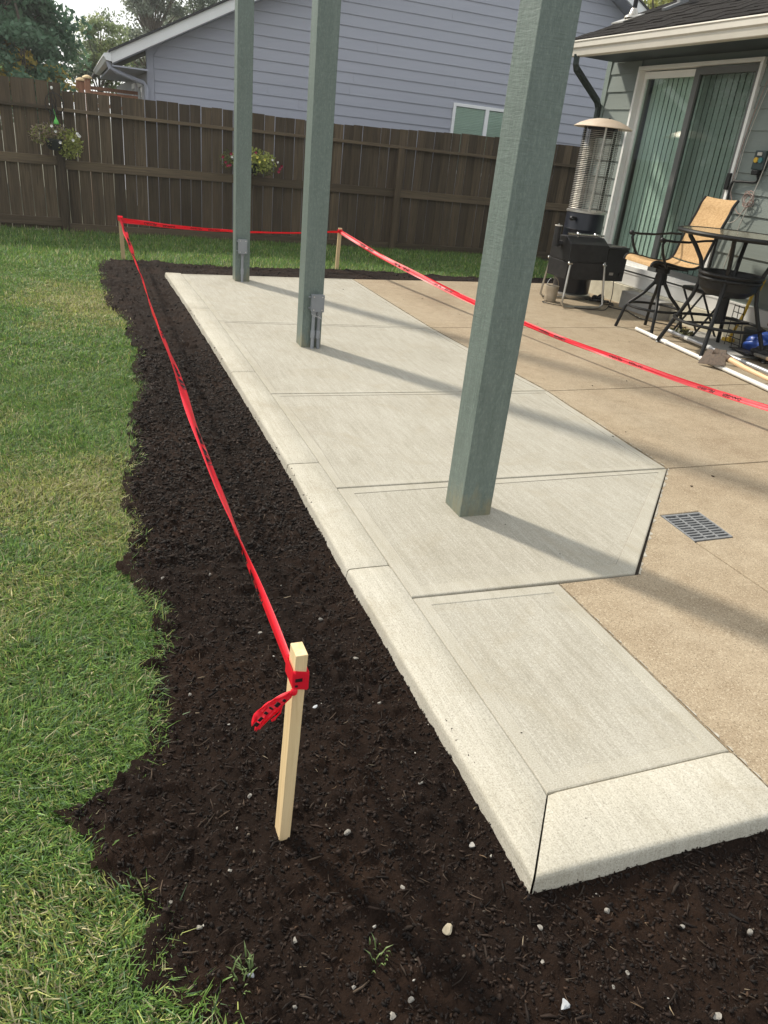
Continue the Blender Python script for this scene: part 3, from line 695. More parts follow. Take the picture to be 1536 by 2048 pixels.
# window with blinds
mb = MB(); fr = .045
for a in ((WX0-.045,WX0+.01,WZ0-.04,WZ1+.02),(WX1-.01,WX1+.045,WZ0-.04,WZ1+.02),(WX0+.01,WX1-.01,WZ1-.03,WZ1+.02),(WX0+.01,WX1-.01,WZ0-.04,WZ0+.02),(6.905,6.975,WZ0+.02,WZ1-.03)):
    mb.box((a[0],YN-.03,a[2]),(a[1],YN+.02,a[3]))
wn = mb.build('window', M['trim_w'], nh, bevel=.004)
for a0, a1 in ((WX0+.01,6.905),(6.975,WX1-.01)):
    mb = MB(); mb.box((a0+.002,YN-.006,WZ0+.02),(a1-.002,YN-.002,WZ1-.03)); mb.build('pane', M['glass'], wn)
    zz = WZ0+.3
    while zz < WZ1-.05:
        mb = MB(); mb.box((a0+.01,YN+.001,zz),(a1-.01,YN+.009,zz+.021), rot=(.5,0,0)); mb.build('blind_slat', M['blind'], wn); zz += .026
# roof: two slopes running back, shingle edge, rake boards, soffit, gutter
def roofside(sgn):
    def P(x): return XA-sgn*(XA-x)
    x0 = .651; th = .035
    mb = MB(); zt_ = 2.263+.51*(XA-.651)
    vs = []
    for y in (YR-.03, 24):
        vs += [(P(x0-.04),y,2.263-.02+.002),(P(XA),y,zt_+.002),(P(XA),y,zt_+th),(P(x0-.04),y,2.263-.02+th)]
    mb.add(vs, [(0,1,2,3),(7,6,5,4),(0,4,5,1),(1,5,6,2),(2,6,7,3),(3,7,4,0)]); r = mb.build('roof', M['shingle_n'], nh)
    mb = MB(); vs = []
    for y in (YR-.012, YR+.022):
        vs += [(P(x0),y,2.263-.145),(P(XA),y,zt_-.145),(P(XA),y,zt_),(P(x0),y,2.263)]
    mb.add(vs, [(0,1,2,3),(7,6,5,4),(0,4,5,1),(1,5,6,2),(2,6,7,3),(3,7,4,0)]); mb.build('rake_board', M['trim_w'], nh)
    mb = MB(); vs = []
    for y in (YR+.023, YN+.0115):
        vs += [(P(x0),y,2.263-.16),(P(XA),y,zt_-.16),(P(XA),y,zt_-.14),(P(x0),y,2.263-.14)]
    mb.add(vs, [(0,1,2,3),(7,6,5,4),(0,4,5,1),(1,5,6,2),(2,6,7,3),(3,7,4,0)]); mb.build('rake_soffit', M['siding_n'], nh)
    return r
rf = roofside(1); roofside(-1)
for i in range(60):     # shingle ends along the visible rake
    xa = .6+i*.1; mb = MB(); za = 2.243+.51*(xa-.611)+.035
    mb.box((xa,YR-.045,za),(xa+.13,YR+.12,za+.007), rot=(0,-math.atan(.51),0)); mb.build('shingle', M['shingle_n'], rf)
mb = MB(); pr = [(0,0),(-.03,-.02),(-.10,-.03),(-.115,-.05),(-.115,-.065),(-.10,-.075),(-.075,-.115),(0,-.125)]
mb.loft([[(.648+a,y,2.262+c) for a, c in pr] for y in (YR-.02, 18)]); mb.build('gutter', M['trim_w'], nh)
mb = MB(); mb.box((.652,YR+.024,2.08),(1.15,18,2.1)); mb.build('eave_soffit', M['siding_n'], nh)
mb = MB(); mb.box((XL,YN+.2,-.1),(XL+.15,22,2.1)); mb.build('side_wall', M['siding_n'], nh)
for k, yy in enumerate((14.2, 15.6)):
    mb = MB()
    for a in ((yy,yy+.08,1.2,2.0),(yy+.72,yy+.8,1.2,2.0),(yy+.08,yy+.72,1.92,2.0)): mb.box((XL-.035,a[0],a[2]),(XL+.01,a[1],a[3]))
    w_ = mb.build('window', M['trim_w'], nh); mb = MB(); mb.box((XL-.012,yy+.08,1.2),(XL-.006,yy+.72,1.92)); mb.build('pane', M['glass_screen'], w_)
mb = MB(); mb.tube([(.60,YR+.06,2.14),(.62,YR+.06,2.06),(.72,YR+.1,2.02),(1.09,YN-.07,1.93),(1.135,YN-.065,1.88),(1.135,YN-.065,-.08)], .033, 8); mb.build('downspout', M['siding_n'], nh, smooth=True)
# neighbour's deck rail
dk = empty('deck_railing', (.35,15,-.1), 'red cedar deck railing with capped posts beyond the fence', 'railing')
for x_, y_, zt_ in ((.345,15,1.98),(.25,15.5,1.95)):
    mb = MB(); mb.box((x_-.045,y_-.045,-.1),(x_+.045,y_+.045,zt_-.03)); pp = mb.build('post', M['cedar'], dk, bevel=.005)
    mb = MB(); mb.lathe([(.075,zt_-.03),(.08,zt_-.02),(.07,zt_),(.03,zt_+.02),(.005,zt_+.025)], (x_,y_,0), 12); mb.build('cap', M['stake'], pp, smooth=True)
for z0 in (1.73,1.80,1.55):
    mb = MB(); mb.box((.39,14.98,z0),(1.14,15.03,z0+.05)); mb.build('rail', M['cedar'], dk)
mb = MB(); mb.box((.17,15.46,1.8),(.32,15.49,1.92), rot=(0,.1,0)); mb.build('panel', M['cedar'], dk)

# ------------------------------------------------------------------ own house
WX = 6.2
hs = empty('house', (WX,5,-.1), 'sage green house wall with sliding glass door and almond gutter', 'house')
DY0, DY1, DZ0, DZ1 = 6.413, 8.285, .38, 2.536; YC = 8.94; YE = 1.0
mb = MB()
mb.box((WX+.012,DY1,-.1),(WX+.14,YC-.002,2.7)); mb.box((WX+.012,YE,-.1),(WX+.14,DY0,2.7)); mb.box((WX+.012,DY0,DZ1),(WX+.14,DY1,2.7)); mb.box((WX+.012,DY0,-.1),(WX+.14,DY1,DZ0-.02))
mb.build('wall', M['siding_h'], hs)
mb = MB(); mb.box((WX+.14,YC-.14,-.1),(13,YC-.002,2.9)); mb.build('end_wall', M['siding_h'], hs)
mb = MB(); mb.box((8.6,YE,-.1),(8.7,YC-.14,2.7)); mb.box((WX+.14,YE,-.1),(8.6,YE+.1,2.7)); mb.box((WX+.141,YE+.1,2.62),(8.6,YC-.141,2.66)); mb.box((WX+.141,YE+.1,.3),(8.6,YC-.141,.36)); mb.build('room_shell', M['interior'], hs)
ex = .1873; k = 0; z = .418
while z < 2.66:
    z1 = min(z+ex, 2.69)
    def brd(y0, y1):
        mb = MB(); xb, xt = WX-.014, WX
        mb.add([(xb,y0,z),(xb,y1,z),(xt,y1,z1+.004),(xt,y0,z1+.004),(WX+.012,y0,z),(WX+.012,y1,z),(WX+.012,y1,z1+.004),(WX+.012,y0,z1+.004)], [(0,1,2,3),(7,6,5,4),(0,4,5,1),(2,6,7,3),(1,5,6,2),(3,7,4,0)])
        mb.build('siding_board', M['siding_h'], hs)
    if z >= DZ1-.02: brd(YE, YC-.09)
    else:
        brd(DY1+.004, YC-.09); brd(YE, 4.0+.3*math.sin(k*2.3)); brd(4.003+.3*math.sin(k*2.3), DY0-.004)
    z += ex; k += 1
mb = MB(); mb.box((WX-.022,YC-.088,.2),(WX+.012,YC,2.69)); mb.build('corner_board', M['sage'], hs, bevel=.002)
mb = MB(); mb.box((6.12,YE,-.1),(6.198,YC-.02,.208)); mb.build('foundation', M['found'], hs)
mb = MB(); mb.box((WX-.03,YE,.212),(WX+.012,YC-.09,.345)); mb.box((WX-.036,YE,.345),(WX+.012,YC-.09,.362)); mb.build('skirt_board', M['vinyl'], hs, bevel=.003)
# sliding door
mb = MB(); f_ = .038
for (a, b_, c, d) in ((DY0,DY0+f_,DZ0,DZ1),(DY1-f_,DY1,DZ0,DZ1),(DY0+f_,DY1-f_,DZ1-f_,DZ1),(DY0+f_,DY1-f_,DZ0,DZ0+.055)):
    mb.box((WX-.045,a,c),(WX+.09,b_,d))
dr = mb.build('sliding_door', M['vinyl'], hs, bevel=.004)
mb = MB()
for (a, b_, c, d) in ((7.33,7.39,DZ0+.056,DZ1-.051),(DY1-f_-.045,DY1-f_-.001,DZ0+.056,DZ1-.051),(7.39,DY1-f_-.045,DZ1-.12,DZ1-.051),(7.39,DY1-f_-.045,DZ0+.056,DZ0+.12)): mb.box((WX+.03,a,c),(WX+.07,b_,d))
mb.build('fixed_panel', M['vinyl'], dr, bevel=.003)
mb = MB()
for (a, b_, c, d) in ((DY0+f_+.001,DY0+f_+.05,DZ0+.056,DZ1-.051),(7.27,7.345,DZ0+.056,DZ1-.051),(DY0+f_+.05,7.27,DZ1-.115,DZ1-.051),(DY0+f_+.05,7.27,DZ0+.056,DZ0+.12)): mb.box((WX-.022,a,c),(WX+.026,b_,d))
mb.build('screen_panel', M['screen'], dr, bevel=.003)
mb = MB(); mb.box((WX+.048,7.391,DZ0+.121),(WX+.052,DY1-f_-.046,DZ1-.121)); mb.build('glass_pane', M['glass'], dr)
mb = MB(); mb.box((WX+.0,DY0+f_+.051,DZ0+.121),(WX+.004,7.269,DZ1-.116)); mb.build('glass_pane', M['glass_screen'], dr)
mb = MB(); mb.box((WX-.075,DY0-.005,1.375),(WX-.046,DY0+.045,1.53)); mb.build('handle', M['black'], dr, bevel=.01)
sproto = None; yy = DY0+.09
while yy < DY1-.08:
    if sproto is None:
        mb = MB(); mb.box((-.043,-.0009,0),(.043,.0009,1)); sproto = mb.build('blind_slat', M['blind'], dr, origin=None); sproto.data.transform(Matrix.Translation(OFF[dr.name]))
        o = sproto
    else: o = sproto.copy(); COL.objects.link(o); o.parent = dr
    o.location = Vector((WX+.155, yy, DZ0+.08))-OFF[dr.name]; o.scale = (1,1,1.98); o.rotation_euler = (0,0,rad(90-7)+random.uniform(-.05,.05)); yy += .0835
# step
mb = MB(); mb.box((5.945,6.72,-.03),(6.118,7.415,.187)); tag(mb.build('concrete_step', M['step'], bevel=.008), 'grey concrete step block below the sliding door', 'step')
# eave, gutter, roof
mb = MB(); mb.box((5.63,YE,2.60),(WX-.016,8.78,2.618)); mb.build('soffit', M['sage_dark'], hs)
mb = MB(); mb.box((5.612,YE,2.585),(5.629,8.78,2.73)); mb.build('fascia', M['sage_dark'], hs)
mb = MB(); pr = [(0,0),(0,-.012),(-.115,.0),(-.118,-.012),(-.108,-.03),(-.108,-.075),(-.098,-.085),(-.088,-.098),(-.075,-.15),(0,-.152)]
pr = [(0,0),(-.118,.0),(-.121,-.012),(-.112,-.022),(-.112,-.07),(-.104,-.078),(-.096,-.085),(-.085,-.148),(-.078,-.154),(0,-.154)]
mb.loft([[(5.611+a,y,2.732+c) for a, c in pr] for y in (YE,8.77)]); mb.build('gutter', M['gutter'], hs, smooth=True, sharp=25)
RS = .44
def rz(x): return 2.742+RS*(x-5.50)*1.0-.01
mb = MB(); vs = []
for y in (YE, 8.80):
    vs += [(5.52,y,rz(5.52)-.03),(9.6,y,rz(9.6)-.03),(9.6,y,rz(9.6)-.004),(5.52,y,rz(5.52)-.004)]
mb.add(vs, [(0,1,2,3),(7,6,5,4),(0,4,5,1),(1,5,6,2),(2,6,7,3),(3,7,4,0)]); ro = mb.build('roof', M['shingle_h'], hs)
sh_ = None; ang = math.atan(RS); row = 0; xx = 5.50
while xx < 7.1:
    yy = 8.83-(row % 2)*.13-(row % 3)*.05
    while yy > 5.2:
        wv = random.choice((.14,.19,.25,.17))
        if sh_ is None:
            mb = MB(); mb.add([(0,0,0),(.3,0,-.008),(.3,-1,-.008),(0,-1,0),(0,0,.008),(.3,0,.0),(.3,-1,.0),(0,-1,.008)], [(0,1,2,3),(7,6,5,4),(0,4,5,1),(1,5,6,2),(2,6,7,3),(3,7,4,0)])
            sh_ = mb.build('shingle', M['shingle_h'], ro); sh_.data.transform(Matrix.Translation(OFF[ro.name])); o = sh_
        else: o = sh_.copy(); COL.objects.link(o); o.parent = ro
        o.location = Vector((xx, yy, rz(xx)+.004+random.choice((0,.005))))-OFF[ro.name]; o.rotation_euler = (0,-ang+random.uniform(-.012,.012),0); o.scale = (1,wv-.004,1)
        yy -= wv
    xx += .142*math.cos(ang); row += 1
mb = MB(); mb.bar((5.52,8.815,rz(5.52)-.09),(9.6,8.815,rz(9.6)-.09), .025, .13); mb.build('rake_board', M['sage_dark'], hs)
# house gable end above the end wall
mb = MB(); mb.add([(WX,YC-.15,2.6),(9.6,YC-.15,2.6),(9.6,YC-.15,rz(9.6)-.05),(WX,YC-.15,rz(WX)-.05),(WX,YC-.18,2.6),(9.6,YC-.18,2.6),(9.6,YC-.18,rz(9.6)-.05),(WX,YC-.18,rz(WX)-.05)], [(0,1,2,3),(7,6,5,4),(0,4,5,1),(1,5,6,2),(2,6,7,3),(3,7,4,0)]); mb.build('gable', M['siding_h'], hs)
vx, vy = 6.2, 8.66; vz = rz(vx)+.005
mb = MB(); mb.tube([(vx,vy,vz-.02),(vx,vy,vz+.55)], .026, 12); vp = mb.build('vent_pipe', M['black'], hs, smooth=True)
mb = MB(); mb.lathe([(.10,-.005),(.095,.012),(.055,.035),(.038,.085),(.03,.095)], (vx,vy,vz), 16); mb.add([(vx-.2,vy-.11,vz-.2*RS+.022),(vx+.1,vy-.11,vz+.1*RS+.012),(vx+.1,vy+.11,vz+.1*RS+.012),(vx-.2,vy+.11,vz-.2*RS+.022),(vx-.2,vy-.11,vz-.2*RS+.008),(vx+.1,vy-.11,vz+.1*RS),(vx+.1,vy+.11,vz+.1*RS),(vx-.2,vy+.11,vz-.2*RS+.008)], [(0,1,2,3),(7,6,5,4),(0,4,5,1),(1,5,6,2),(2,6,7,3),(3,7,4,0)]); mb.build('flashing', M['steel'], hs, smooth=True, sharp=30)
bx, by = 6.40, 8.20; bz = rz(bx)+.012
mb = MB(); mb.bar((bx-.14,by,bz-.14*RS+.016),(bx+.14,by,bz+.14*RS+.016), .07, .03); mb.bar((bx+.06,by,bz+.03),(bx+.06,by,bz+.7), .06, .06); mb.bar((bx+.06,by,bz+.18),(bx-.5,by+.35,bz+.75), .05, .05); mb.build('roof_bracket', M['grate'], hs, bevel=.004)
mb = MB(); mb.tube([(5.545,8.66,2.60),(5.55,8.66,2.50),(5.575,8.67,2.46),(6.10,8.90,2.19),(6.150,8.92,2.13)], .04, 4); mb.tube([(6.152,8.92,2.15),(6.152,8.92,.05)], .036, 8); mb.build('downspout', M['sage_dark'], hs)
# irrigation controller and wires on the wall
ct = empty('irrigation_timer', (WX-.02,6.1,1.57), 'dark green irrigation timer box with dials on the wall right of the door', 'timer box')
mb = MB(); mb.box((WX-.075,6.03,1.575),(WX-.016,6.17,1.745)); mb.build('case', M['ctrl'], ct, bevel=.01)
mb = MB(); mb.box((WX-.082,6.075,1.70),(WX-.0755,6.13,1.728)); mb.build('display', M['wire_w'], ct)
for yq, mt in ((6.125,'yellow'),(6.07,'dial')):
    mb = MB(); mb.tube([(WX-.0755,yq,1.66),(WX-.09,yq,1.66)], .024, 16); mb.build('dial', M[mt], ct)
mb = MB(); mb.box((WX-.09,6.06,1.53),(WX-.02,6.14,1.5745)); mb.build('plug', M['black'], ct, bevel=.008)
def wire(name, pts, r, m, label, cat='cable', group=None):
    # Catmull-Rom through the points
    P_ = [Vector(p) for p in pts]; out = []
    for i in range(len(P_)-1):
        p0, p1, p2_, p3 = P_[max(i-1,0)], P_[i], P_[i+1], P_[min(i+2,len(P_)-1)]
        for s_ in range(8):
            t = s_/8; out.append(.5*((2*p1)+(-p0+p2_)*t+(2*p0-5*p1+4*p2_-p3)*t*t+(-p0+3*p1-3*p2_+p3)*t**3))
    out.append(P_[-1]); mb = MB(); mb.tube(out, r, 6)
    o = mb.build(name, m, smooth=True, sharp=70)
    return tag(o, label, cat, group)
xw = WX-.03
wire('cable', [(xw,6.10,1.53),(xw,6.1,1.47),(xw-.02,6.3,1.46),(xw-.03,6.375,1.43),(xw-.02,6.37,1.2),(xw-.02,6.37,.9),(xw-.02,6.37,.5)], .012, M['black'], 'thick black cable from the timer box down beside the door frame')
wire('cable', [(xw,6.28,2.5),(xw-.01,6.33,2.2),(xw-.01,6.38,1.9),(xw-.02,6.385,1.6),(xw-.02,6.36,1.35),(xw-.02,6.2,1.18),(xw-.02,6.12,1.22),(xw-.03,6.08,1.32)], .004, M['wire_p'], 'thin pinkish wire looping down the right door frame')
wire('cable', [(xw,6.25,2.4),(xw-.01,6.31,2.1),(xw-.01,6.355,1.8),(xw-.02,6.35,1.5),(xw-.02,6.38,1.2),(xw-.02,6.3,1.08),(xw-.02,6.18,1.13),(xw-.03,6.1,1.3)], .004, M['wire_w'], 'thin pale wire drooping in a loop beside the door')
cpts = []
for i in range(60):
    a = i*.52; R_ = .055+.02*math.sin(i*.9); cpts.append((xw-.02-.012*math.sin(i*.7), 6.11+R_*math.cos(a), 1.31+R_*1.0*math.sin(a)+.01*math.sin(i)))
wire('wire_coil', cpts, .0035, M['wire_p'], 'tangled coil of thin wire hung on the siding below the timer box', 'wire coil')
wire('cable', [(xw-.02,6.0,1.95),(xw-.02,6.03,1.6),(xw-.02,6.08,1.3),(xw-.02,6.13,1.05),(xw-.02,6.16,.8),(xw-.02,6.2,.4)], .005, M['wire_w'], 'straight pale wire hanging from the coil towards the table')

# ------------------------------------------------------------------ patio heater
hx, hy = 5.645, 7.97
ph = empty('patio_heater', (hx,hy,0), 'tall patio heater with tan dome hood and wire cage over black tank housing', 'patio heater')
mb = MB(); mb.lathe([(.24,0),(.245,.01),(.245,.05),(.22,.065)], (hx,hy,-.002), 32); mb.build('base', M['steel'], ph, smooth=True)
mb = MB(); mb.lathe([(.215,.06),(.222,.07),(.222,.42),(.226,.43),(.222,.44),(.222,.62),(.226,.63),(.222,.64),(.222,.8),(.226,.81),(.222,.82),(.222,.98),(.215,1.0)], (hx,hy,0), 36); mb.build('tank_housing', M['navy'], ph, smooth=True)
mb = MB(); mb.lathe([(.223,.998),(.229,1.0),(.229,1.018),(.2,1.03),(.06,1.035)], (hx,hy,0), 32); mb.build('collar', M['steel'], ph, smooth=True)
mb = MB(); mb.tube([(hx-.2,hy-.1,.93),(hx-.27,hy-.14,.93)], .022, 10); mb.sphere((hx-.275,hy-.143,.93), .028, 10); mb.build('control_knob', M['black'], ph, smooth=True)
for k in range(3):
    a = rad(245+120*k); mb = MB(); mb.tube([(hx+.2*math.cos(a),hy+.2*math.sin(a),1.02),(hx+.2*math.cos(a),hy+.2*math.sin(a),1.93)], .013, 8); mb.build('strut', M['steel'] if k == 0 else M['black'], ph, smooth=True)
for i in range(44):
    z_ = 1.045+i*.0195; mb = MB(); mb.ring((hx,hy,z_), .212, .0028, 28, 4); mb.build('cage_ring', M['steel'], ph)
for k in range(14):
    a = rad(360/14*k+12); mb = MB(); mb.tube([(hx+.207*math.cos(a),hy+.207*math.sin(a),1.03),(hx+.207*math.cos(a),hy+.207*math.sin(a),1.93)], .0028, 5); mb.build('cage_rod', M['black'], ph)
mb = MB(); mb.lathe([(.11,1.82),(.13,1.82),(.13,1.9),(.17,1.9),(.17,1.935),(.05,1.935)], (hx,hy,0), 24); mb.build('burner', M['black'], ph)
mb = MB(); mb.lathe([(.3,1.925),(.325,1.918),(.328,1.924),(.26,1.965),(.17,2.0),(.08,2.018),(.0015,2.022)], (hx,hy,0), 40); hd = mb.build('hood', M['hood'], ph, smooth=True)
for k in range(3):
    a = rad(30+120*k); mb = MB(); mb.lathe([(.008,2.01),(.008,2.025),(.003,2.03)], (hx+.09*math.cos(a),hy+.09*math.sin(a),0), 8); mb.build('bolt', M['black'], hd)
ph.location.x -= .03; ph.scale = (1, 1, .965)

# ------------------------------------------------------------------ smoker grill
sm = empty('pellet_smoker', (5.3,7.45,0), 'small black pellet smoker on bent tube legs in front of the patio heater', 'smoker grill')
def xprism(mb, prof, x0, x1): mb.loft([[(x0,y,z) for y, z in prof],[(x1,y,z) for y, z in prof]])
mb = MB(); xprism(mb, [(7.305,.30),(7.69,.30),(7.70,.483),(7.298,.483)], 5.045, 5.55); mb.build('lower_body', M['black_rough'], sm, bevel=.008)
mb = MB(); xprism(mb, [(7.298,.486),(7.70,.486),(7.69,.66),(7.63,.735),(7.43,.745),(7.305,.675)], 5.045, 5.55); ld = mb.build('lid', M['black_rough'], sm, bevel=.008)
mb = MB(); mb.tube([(5.06,7.43,.765),(5.54,7.43,.765)], .012, 10); hh = mb.build('lid_handle', M['chrome'], sm, smooth=True)
for xq in (5.19,5.42):
    mb = MB(); mb.tube([(xq,7.43,.735),(xq,7.43,.765)], .011, 8); mb.ring((xq-.015,7.43,.765), .0,.0) if False else None; mb.sphere((xq,7.43,.768), .022, 10); mb.sphere((xq+.025,7.43,.766), .016, 8); mb.build('bracket', M['chrome'], hh, smooth=True)
mb = MB(); mb.tube([(4.965,7.5,.62),(4.965,7.5,.83)], .038, 16); mb.tube([(4.965,7.5,.655),(5.06,7.5,.655)], .03, 14); ch = mb.build('chimney', M['black_rough'], sm, smooth=True, sharp=50)
mb = MB(); mb.lathe([(.042,.832),(.044,.838),(.042,.842),(.006,.844),(.006,.856),(.002,.858)], (4.965,7.5,0), 14); mb.build('cap', M['steel'], ch, smooth=True)
mb = MB(); mb.box((5.552,7.30,.30),(5.825,7.66,.65)); hp = mb.build('hopper', M['black'], sm, bevel=.008)
mb = MB(); mb.box((5.552,7.295,.652),(5.832,7.67,.667)); mb.build('hopper_lid', M['black_rough'], sm, bevel=.004)
mb = MB(); mb.tube([(5.58,7.31,.68),(5.79,7.31,.68)], .006, 8); mb.build('hopper_handle', M['steel'], sm)
mb = MB(); mb.box((5.62,7.296,.365),(5.675,7.2995,.395)); mb.build('display', M['pebble'], sm)
mb = MB(); mb.tube([(5.765,7.2995,.375),(5.765,7.285,.375)], .016, 14); mb.build('knob', M['black_rough'], sm)
def legframe(yb, yt, x0, x1, fx):
    mb = MB(); pts = [(5.075,yt,.46),(x0+.02,yb+.01,.14),(x0+.005,yb,.05),(x0+.045,yb,.014),(x0+.1,yb,.012),(x1-.1,yb,.012),(x1-.045,yb,.014),(x1-.005,yb,.05),(x1-.02,yb+.01,.14),(fx,yt,.5)]
    mb.tube(pts, .0125, 10); return mb.build('leg_frame', M['steel'], sm, smooth=True, sharp=60)
legframe(7.22, 7.298, 5.0, 5.565, 5.53); legframe(7.80, 7.705, 5.08, 5.66, 5.53)
for (xq, yq) in ((5.07,7.285),(5.53,7.285),(5.075,7.715)):
    mb = MB(); mb.tube([(xq-.02,yq,.47),(xq+.02,yq,.47)], .012, 8); mb.sphere((xq-.022,yq,.475), .016, 8); mb.build('clamp', M['chrome'], sm, smooth=True)
mb = MB(); mb.lathe([(.062,0),(.066,.004),(.078,.17),(.081,.172),(.079,.176),(.074,.174),(.06,.02)], (5.10,7.60,0), 22); bk = tag(mb.build('drip_bucket', M['bucket'], smooth=True), 'small stained metal bucket under the smoker chimney', 'bucket')
mb = MB(); mb.tube([(5.10+.078*math.cos(t),7.60,.172+.1*math.sin(t)) for t in [math.pi*i/12 for i in range(13)]], .003, 6); mb.build('bail_handle', M['chrome'], bk)
wire('power_cord', [(5.72,7.33,.34),(5.69,7.25,.15),(5.6,7.18,.012),(5.4,7.12,.009),(5.2,7.2,.009),(5.0,7.36,.009),(4.94,7.5,.009),(5.03,7.55,.009)], .005, M['black'], 'black cord curving over the patio in front of the smoker', 'cord')
wire('power_cord', [(5.95,8.1,.01),(5.8,7.7,.02),(5.9,7.55,.03),(5.75,7.5,.012),(5.88,7.42,.012),(5.72,7.3,.012),(5.83,7.12,.009),(5.78,6.95,.009),(5.72,6.7,.009),(5.85,6.45,.009),(6.0,6.3,.009)], .006, M['black'], 'tangled black cord running past the concrete step', 'cord')
wire('power_cord', [(5.7,8.0+.3,.01),(5.78,7.78,.012),(5.7,7.66,.012),(5.85,7.6,.02),(5.92,7.7,.012),(5.8,7.8,.015),(5.68,7.72,.012),(5.8,7.62,.022),(5.93,7.5,.012)], .006, M['black'], 'loops of black cord piled behind the smoker legs', 'cord')
mb = MB()
for q, (xq, yq, zq) in enumerate(((5.83,7.74,.03),(5.9,7.72,.045),(5.86,7.66,.03))): mb.sphere((xq,yq,zq), .04, 12, sc=(1,1,.9))
tag(mb.build('plug_block', M['black'], smooth=True), 'lumpy black plug block among the cords by the wall', 'plug')

# ------------------------------------------------------------------ bar stool
def barstool(cx, cy, ang, name, label, sling=True):
    r = empty(name, (cx,cy,0), label, 'bar stool', 'bar stools at the patio table')
    R_ = Matrix.Rotation(ang, 3, 'Z')
    def T(u, v, z): q = R_@Vector((u, v, 0)); return (cx+q.x, cy+q.y, z)      # u forward, v to the left of the sitter
    for k in range(4):
        a = rad(45+90*k)+.35; c_, s_ = math.cos(a), math.sin(a)
        mb = MB(); mb.tube([T(.035*c_,.035*s_,.56),T(.045*c_,.045*s_,.48),T(.13*c_,.13*s_,.36),T(.24*c_,.24*s_,.255),T(.275*c_,.275*s_,.21),T(.30*c_,.30*s_,.1),T(.325*c_,.325*s_,.0)], [.02,.018,.016,.016,.016,.016,.017], 10); mb.build('leg', M['black'], r, smooth=True)
    mb = MB(); n = 40; mb.tube([T(.255*math.cos(2*math.pi*i/n),.255*math.sin(2*math.pi*i/n),.235) for i in range(n)], .013, 8, closed=True); mb.build('foot_ring', M['black'], r, smooth=True)
    c0 = T(0,0,0); mb = MB(); mb.lathe([(.05,.46),(.05,.57),(.07,.575),(.07,.62),(.04,.63)], (c0[0],c0[1],0), 16); mb.build('swivel', M['black'], r, smooth=True)
    mb = MB()
    for s_ in (-1,1): mb.bar(T(.17,s_*.1,.64), T(-.17,s_*.1,.63), .03, .025)
    mb.bar(T(.1,-.25,.65), T(.1,.25,.65), .025, .025); mb.bar(T(-.1,-.25,.645), T(-.1,.25,.645), .025, .025); mb.build('seat_frame', M['black'], r)
    prof = [(.30,.655),(.285,.69),(.24,.705),(.12,.69),(.0,.67),(-.12,.662),(-.2,.68),(-.245,.73),(-.27,.82),(-.30,.93),(-.34,1.05),(-.38,1.16),(-.40,1.24),(-.435,1.30)]
    # smooth the profile
    pf = []
    for i in range(len(prof)-1):
        p0, p1, p2_, p3 = [Vector(prof[j]) for j in (max(i-1,0), i, i+1, min(i+2,len(prof)-1))]
        for s_ in range(4):
            t = s_/4; pf.append(.5*((2*p1)+(-p0+p2_)*t+(2*p0-5*p1+4*p2_-p3)*t*t+(-p0+3*p1-3*p2_+p3)*t**3))
    pf.append(Vector(prof[-1]))
    for s_ in (-1,1):
        mb = MB(); mb.tube([T(p.x, s_*.262, p.y-.004) for p in pf], .014, 8); mb.build('side_rail', M['black'], r, smooth=True)
        mb = MB(); mb.tube([T(-.285,s_*.275,.93),T(-.18,s_*.3,.925),T(0,s_*.315,.90),T(.16,s_*.31,.895),T(.25,s_*.295,.90)], .011, 8); mb.tube([T(.23,s_*.295,.9),T(.25,s_*.29,.86),T(.22,s_*.28,.78),T(.17,s_*.27,.7),T(.14,s_*.262,.665)], .013, 8); ar = mb.build('armrest', M['black'], r, smooth=True, sharp=60)
        mb = MB(); c_ = T(.265,s_*.293,.90); mb.sphere(c_, .024, 12); mb.build('ball_end', M['black'], ar, smooth=True)
    if sling:
        a_, b_ = 24, len(pf)
        def strip(nm, i0, i1):
            mb = MB(); up_, lo = [], []; nv = 9; rings = []
            for i in range(i0, i1):
                p = pf[i]; d = (pf[min(i+1,len(pf)-1)]-pf[max(i-1,0)]).normalized(); nn = Vector((-d.y, d.x)); 
                row = []; 
                for j in range(nv):
                    v_ = -.258+.516*j/(nv-1); sg = .018*(1-(2*j/(nv-1)-1)**2); q = p-Vector((nn.x,nn.y))*(-sg)*(1 if True else 0); row.append(T(q.x, v_, q.y))
                bk_ = [(x_,y_,z_-.005) for x_,y_,z_ in reversed(row)]; rings.append(row+bk_)
            mb.loft(rings); return mb.build(nm, M['sling'] if sling is True else M['black'], r, smooth=True, sharp=60)
        strip('seat_sling', 0, 27); strip('back_sling', 27, len(pf))
    return r
barstool(5.40, 6.19, rad(180-9), 'bar_stool', 'tan sling bar stool with black frame facing the smoker', True)
barstool(5.93, 5.62, rad(140), 'bar_stool', 'dark bar stool tucked in behind the round table', 'black') if False else None

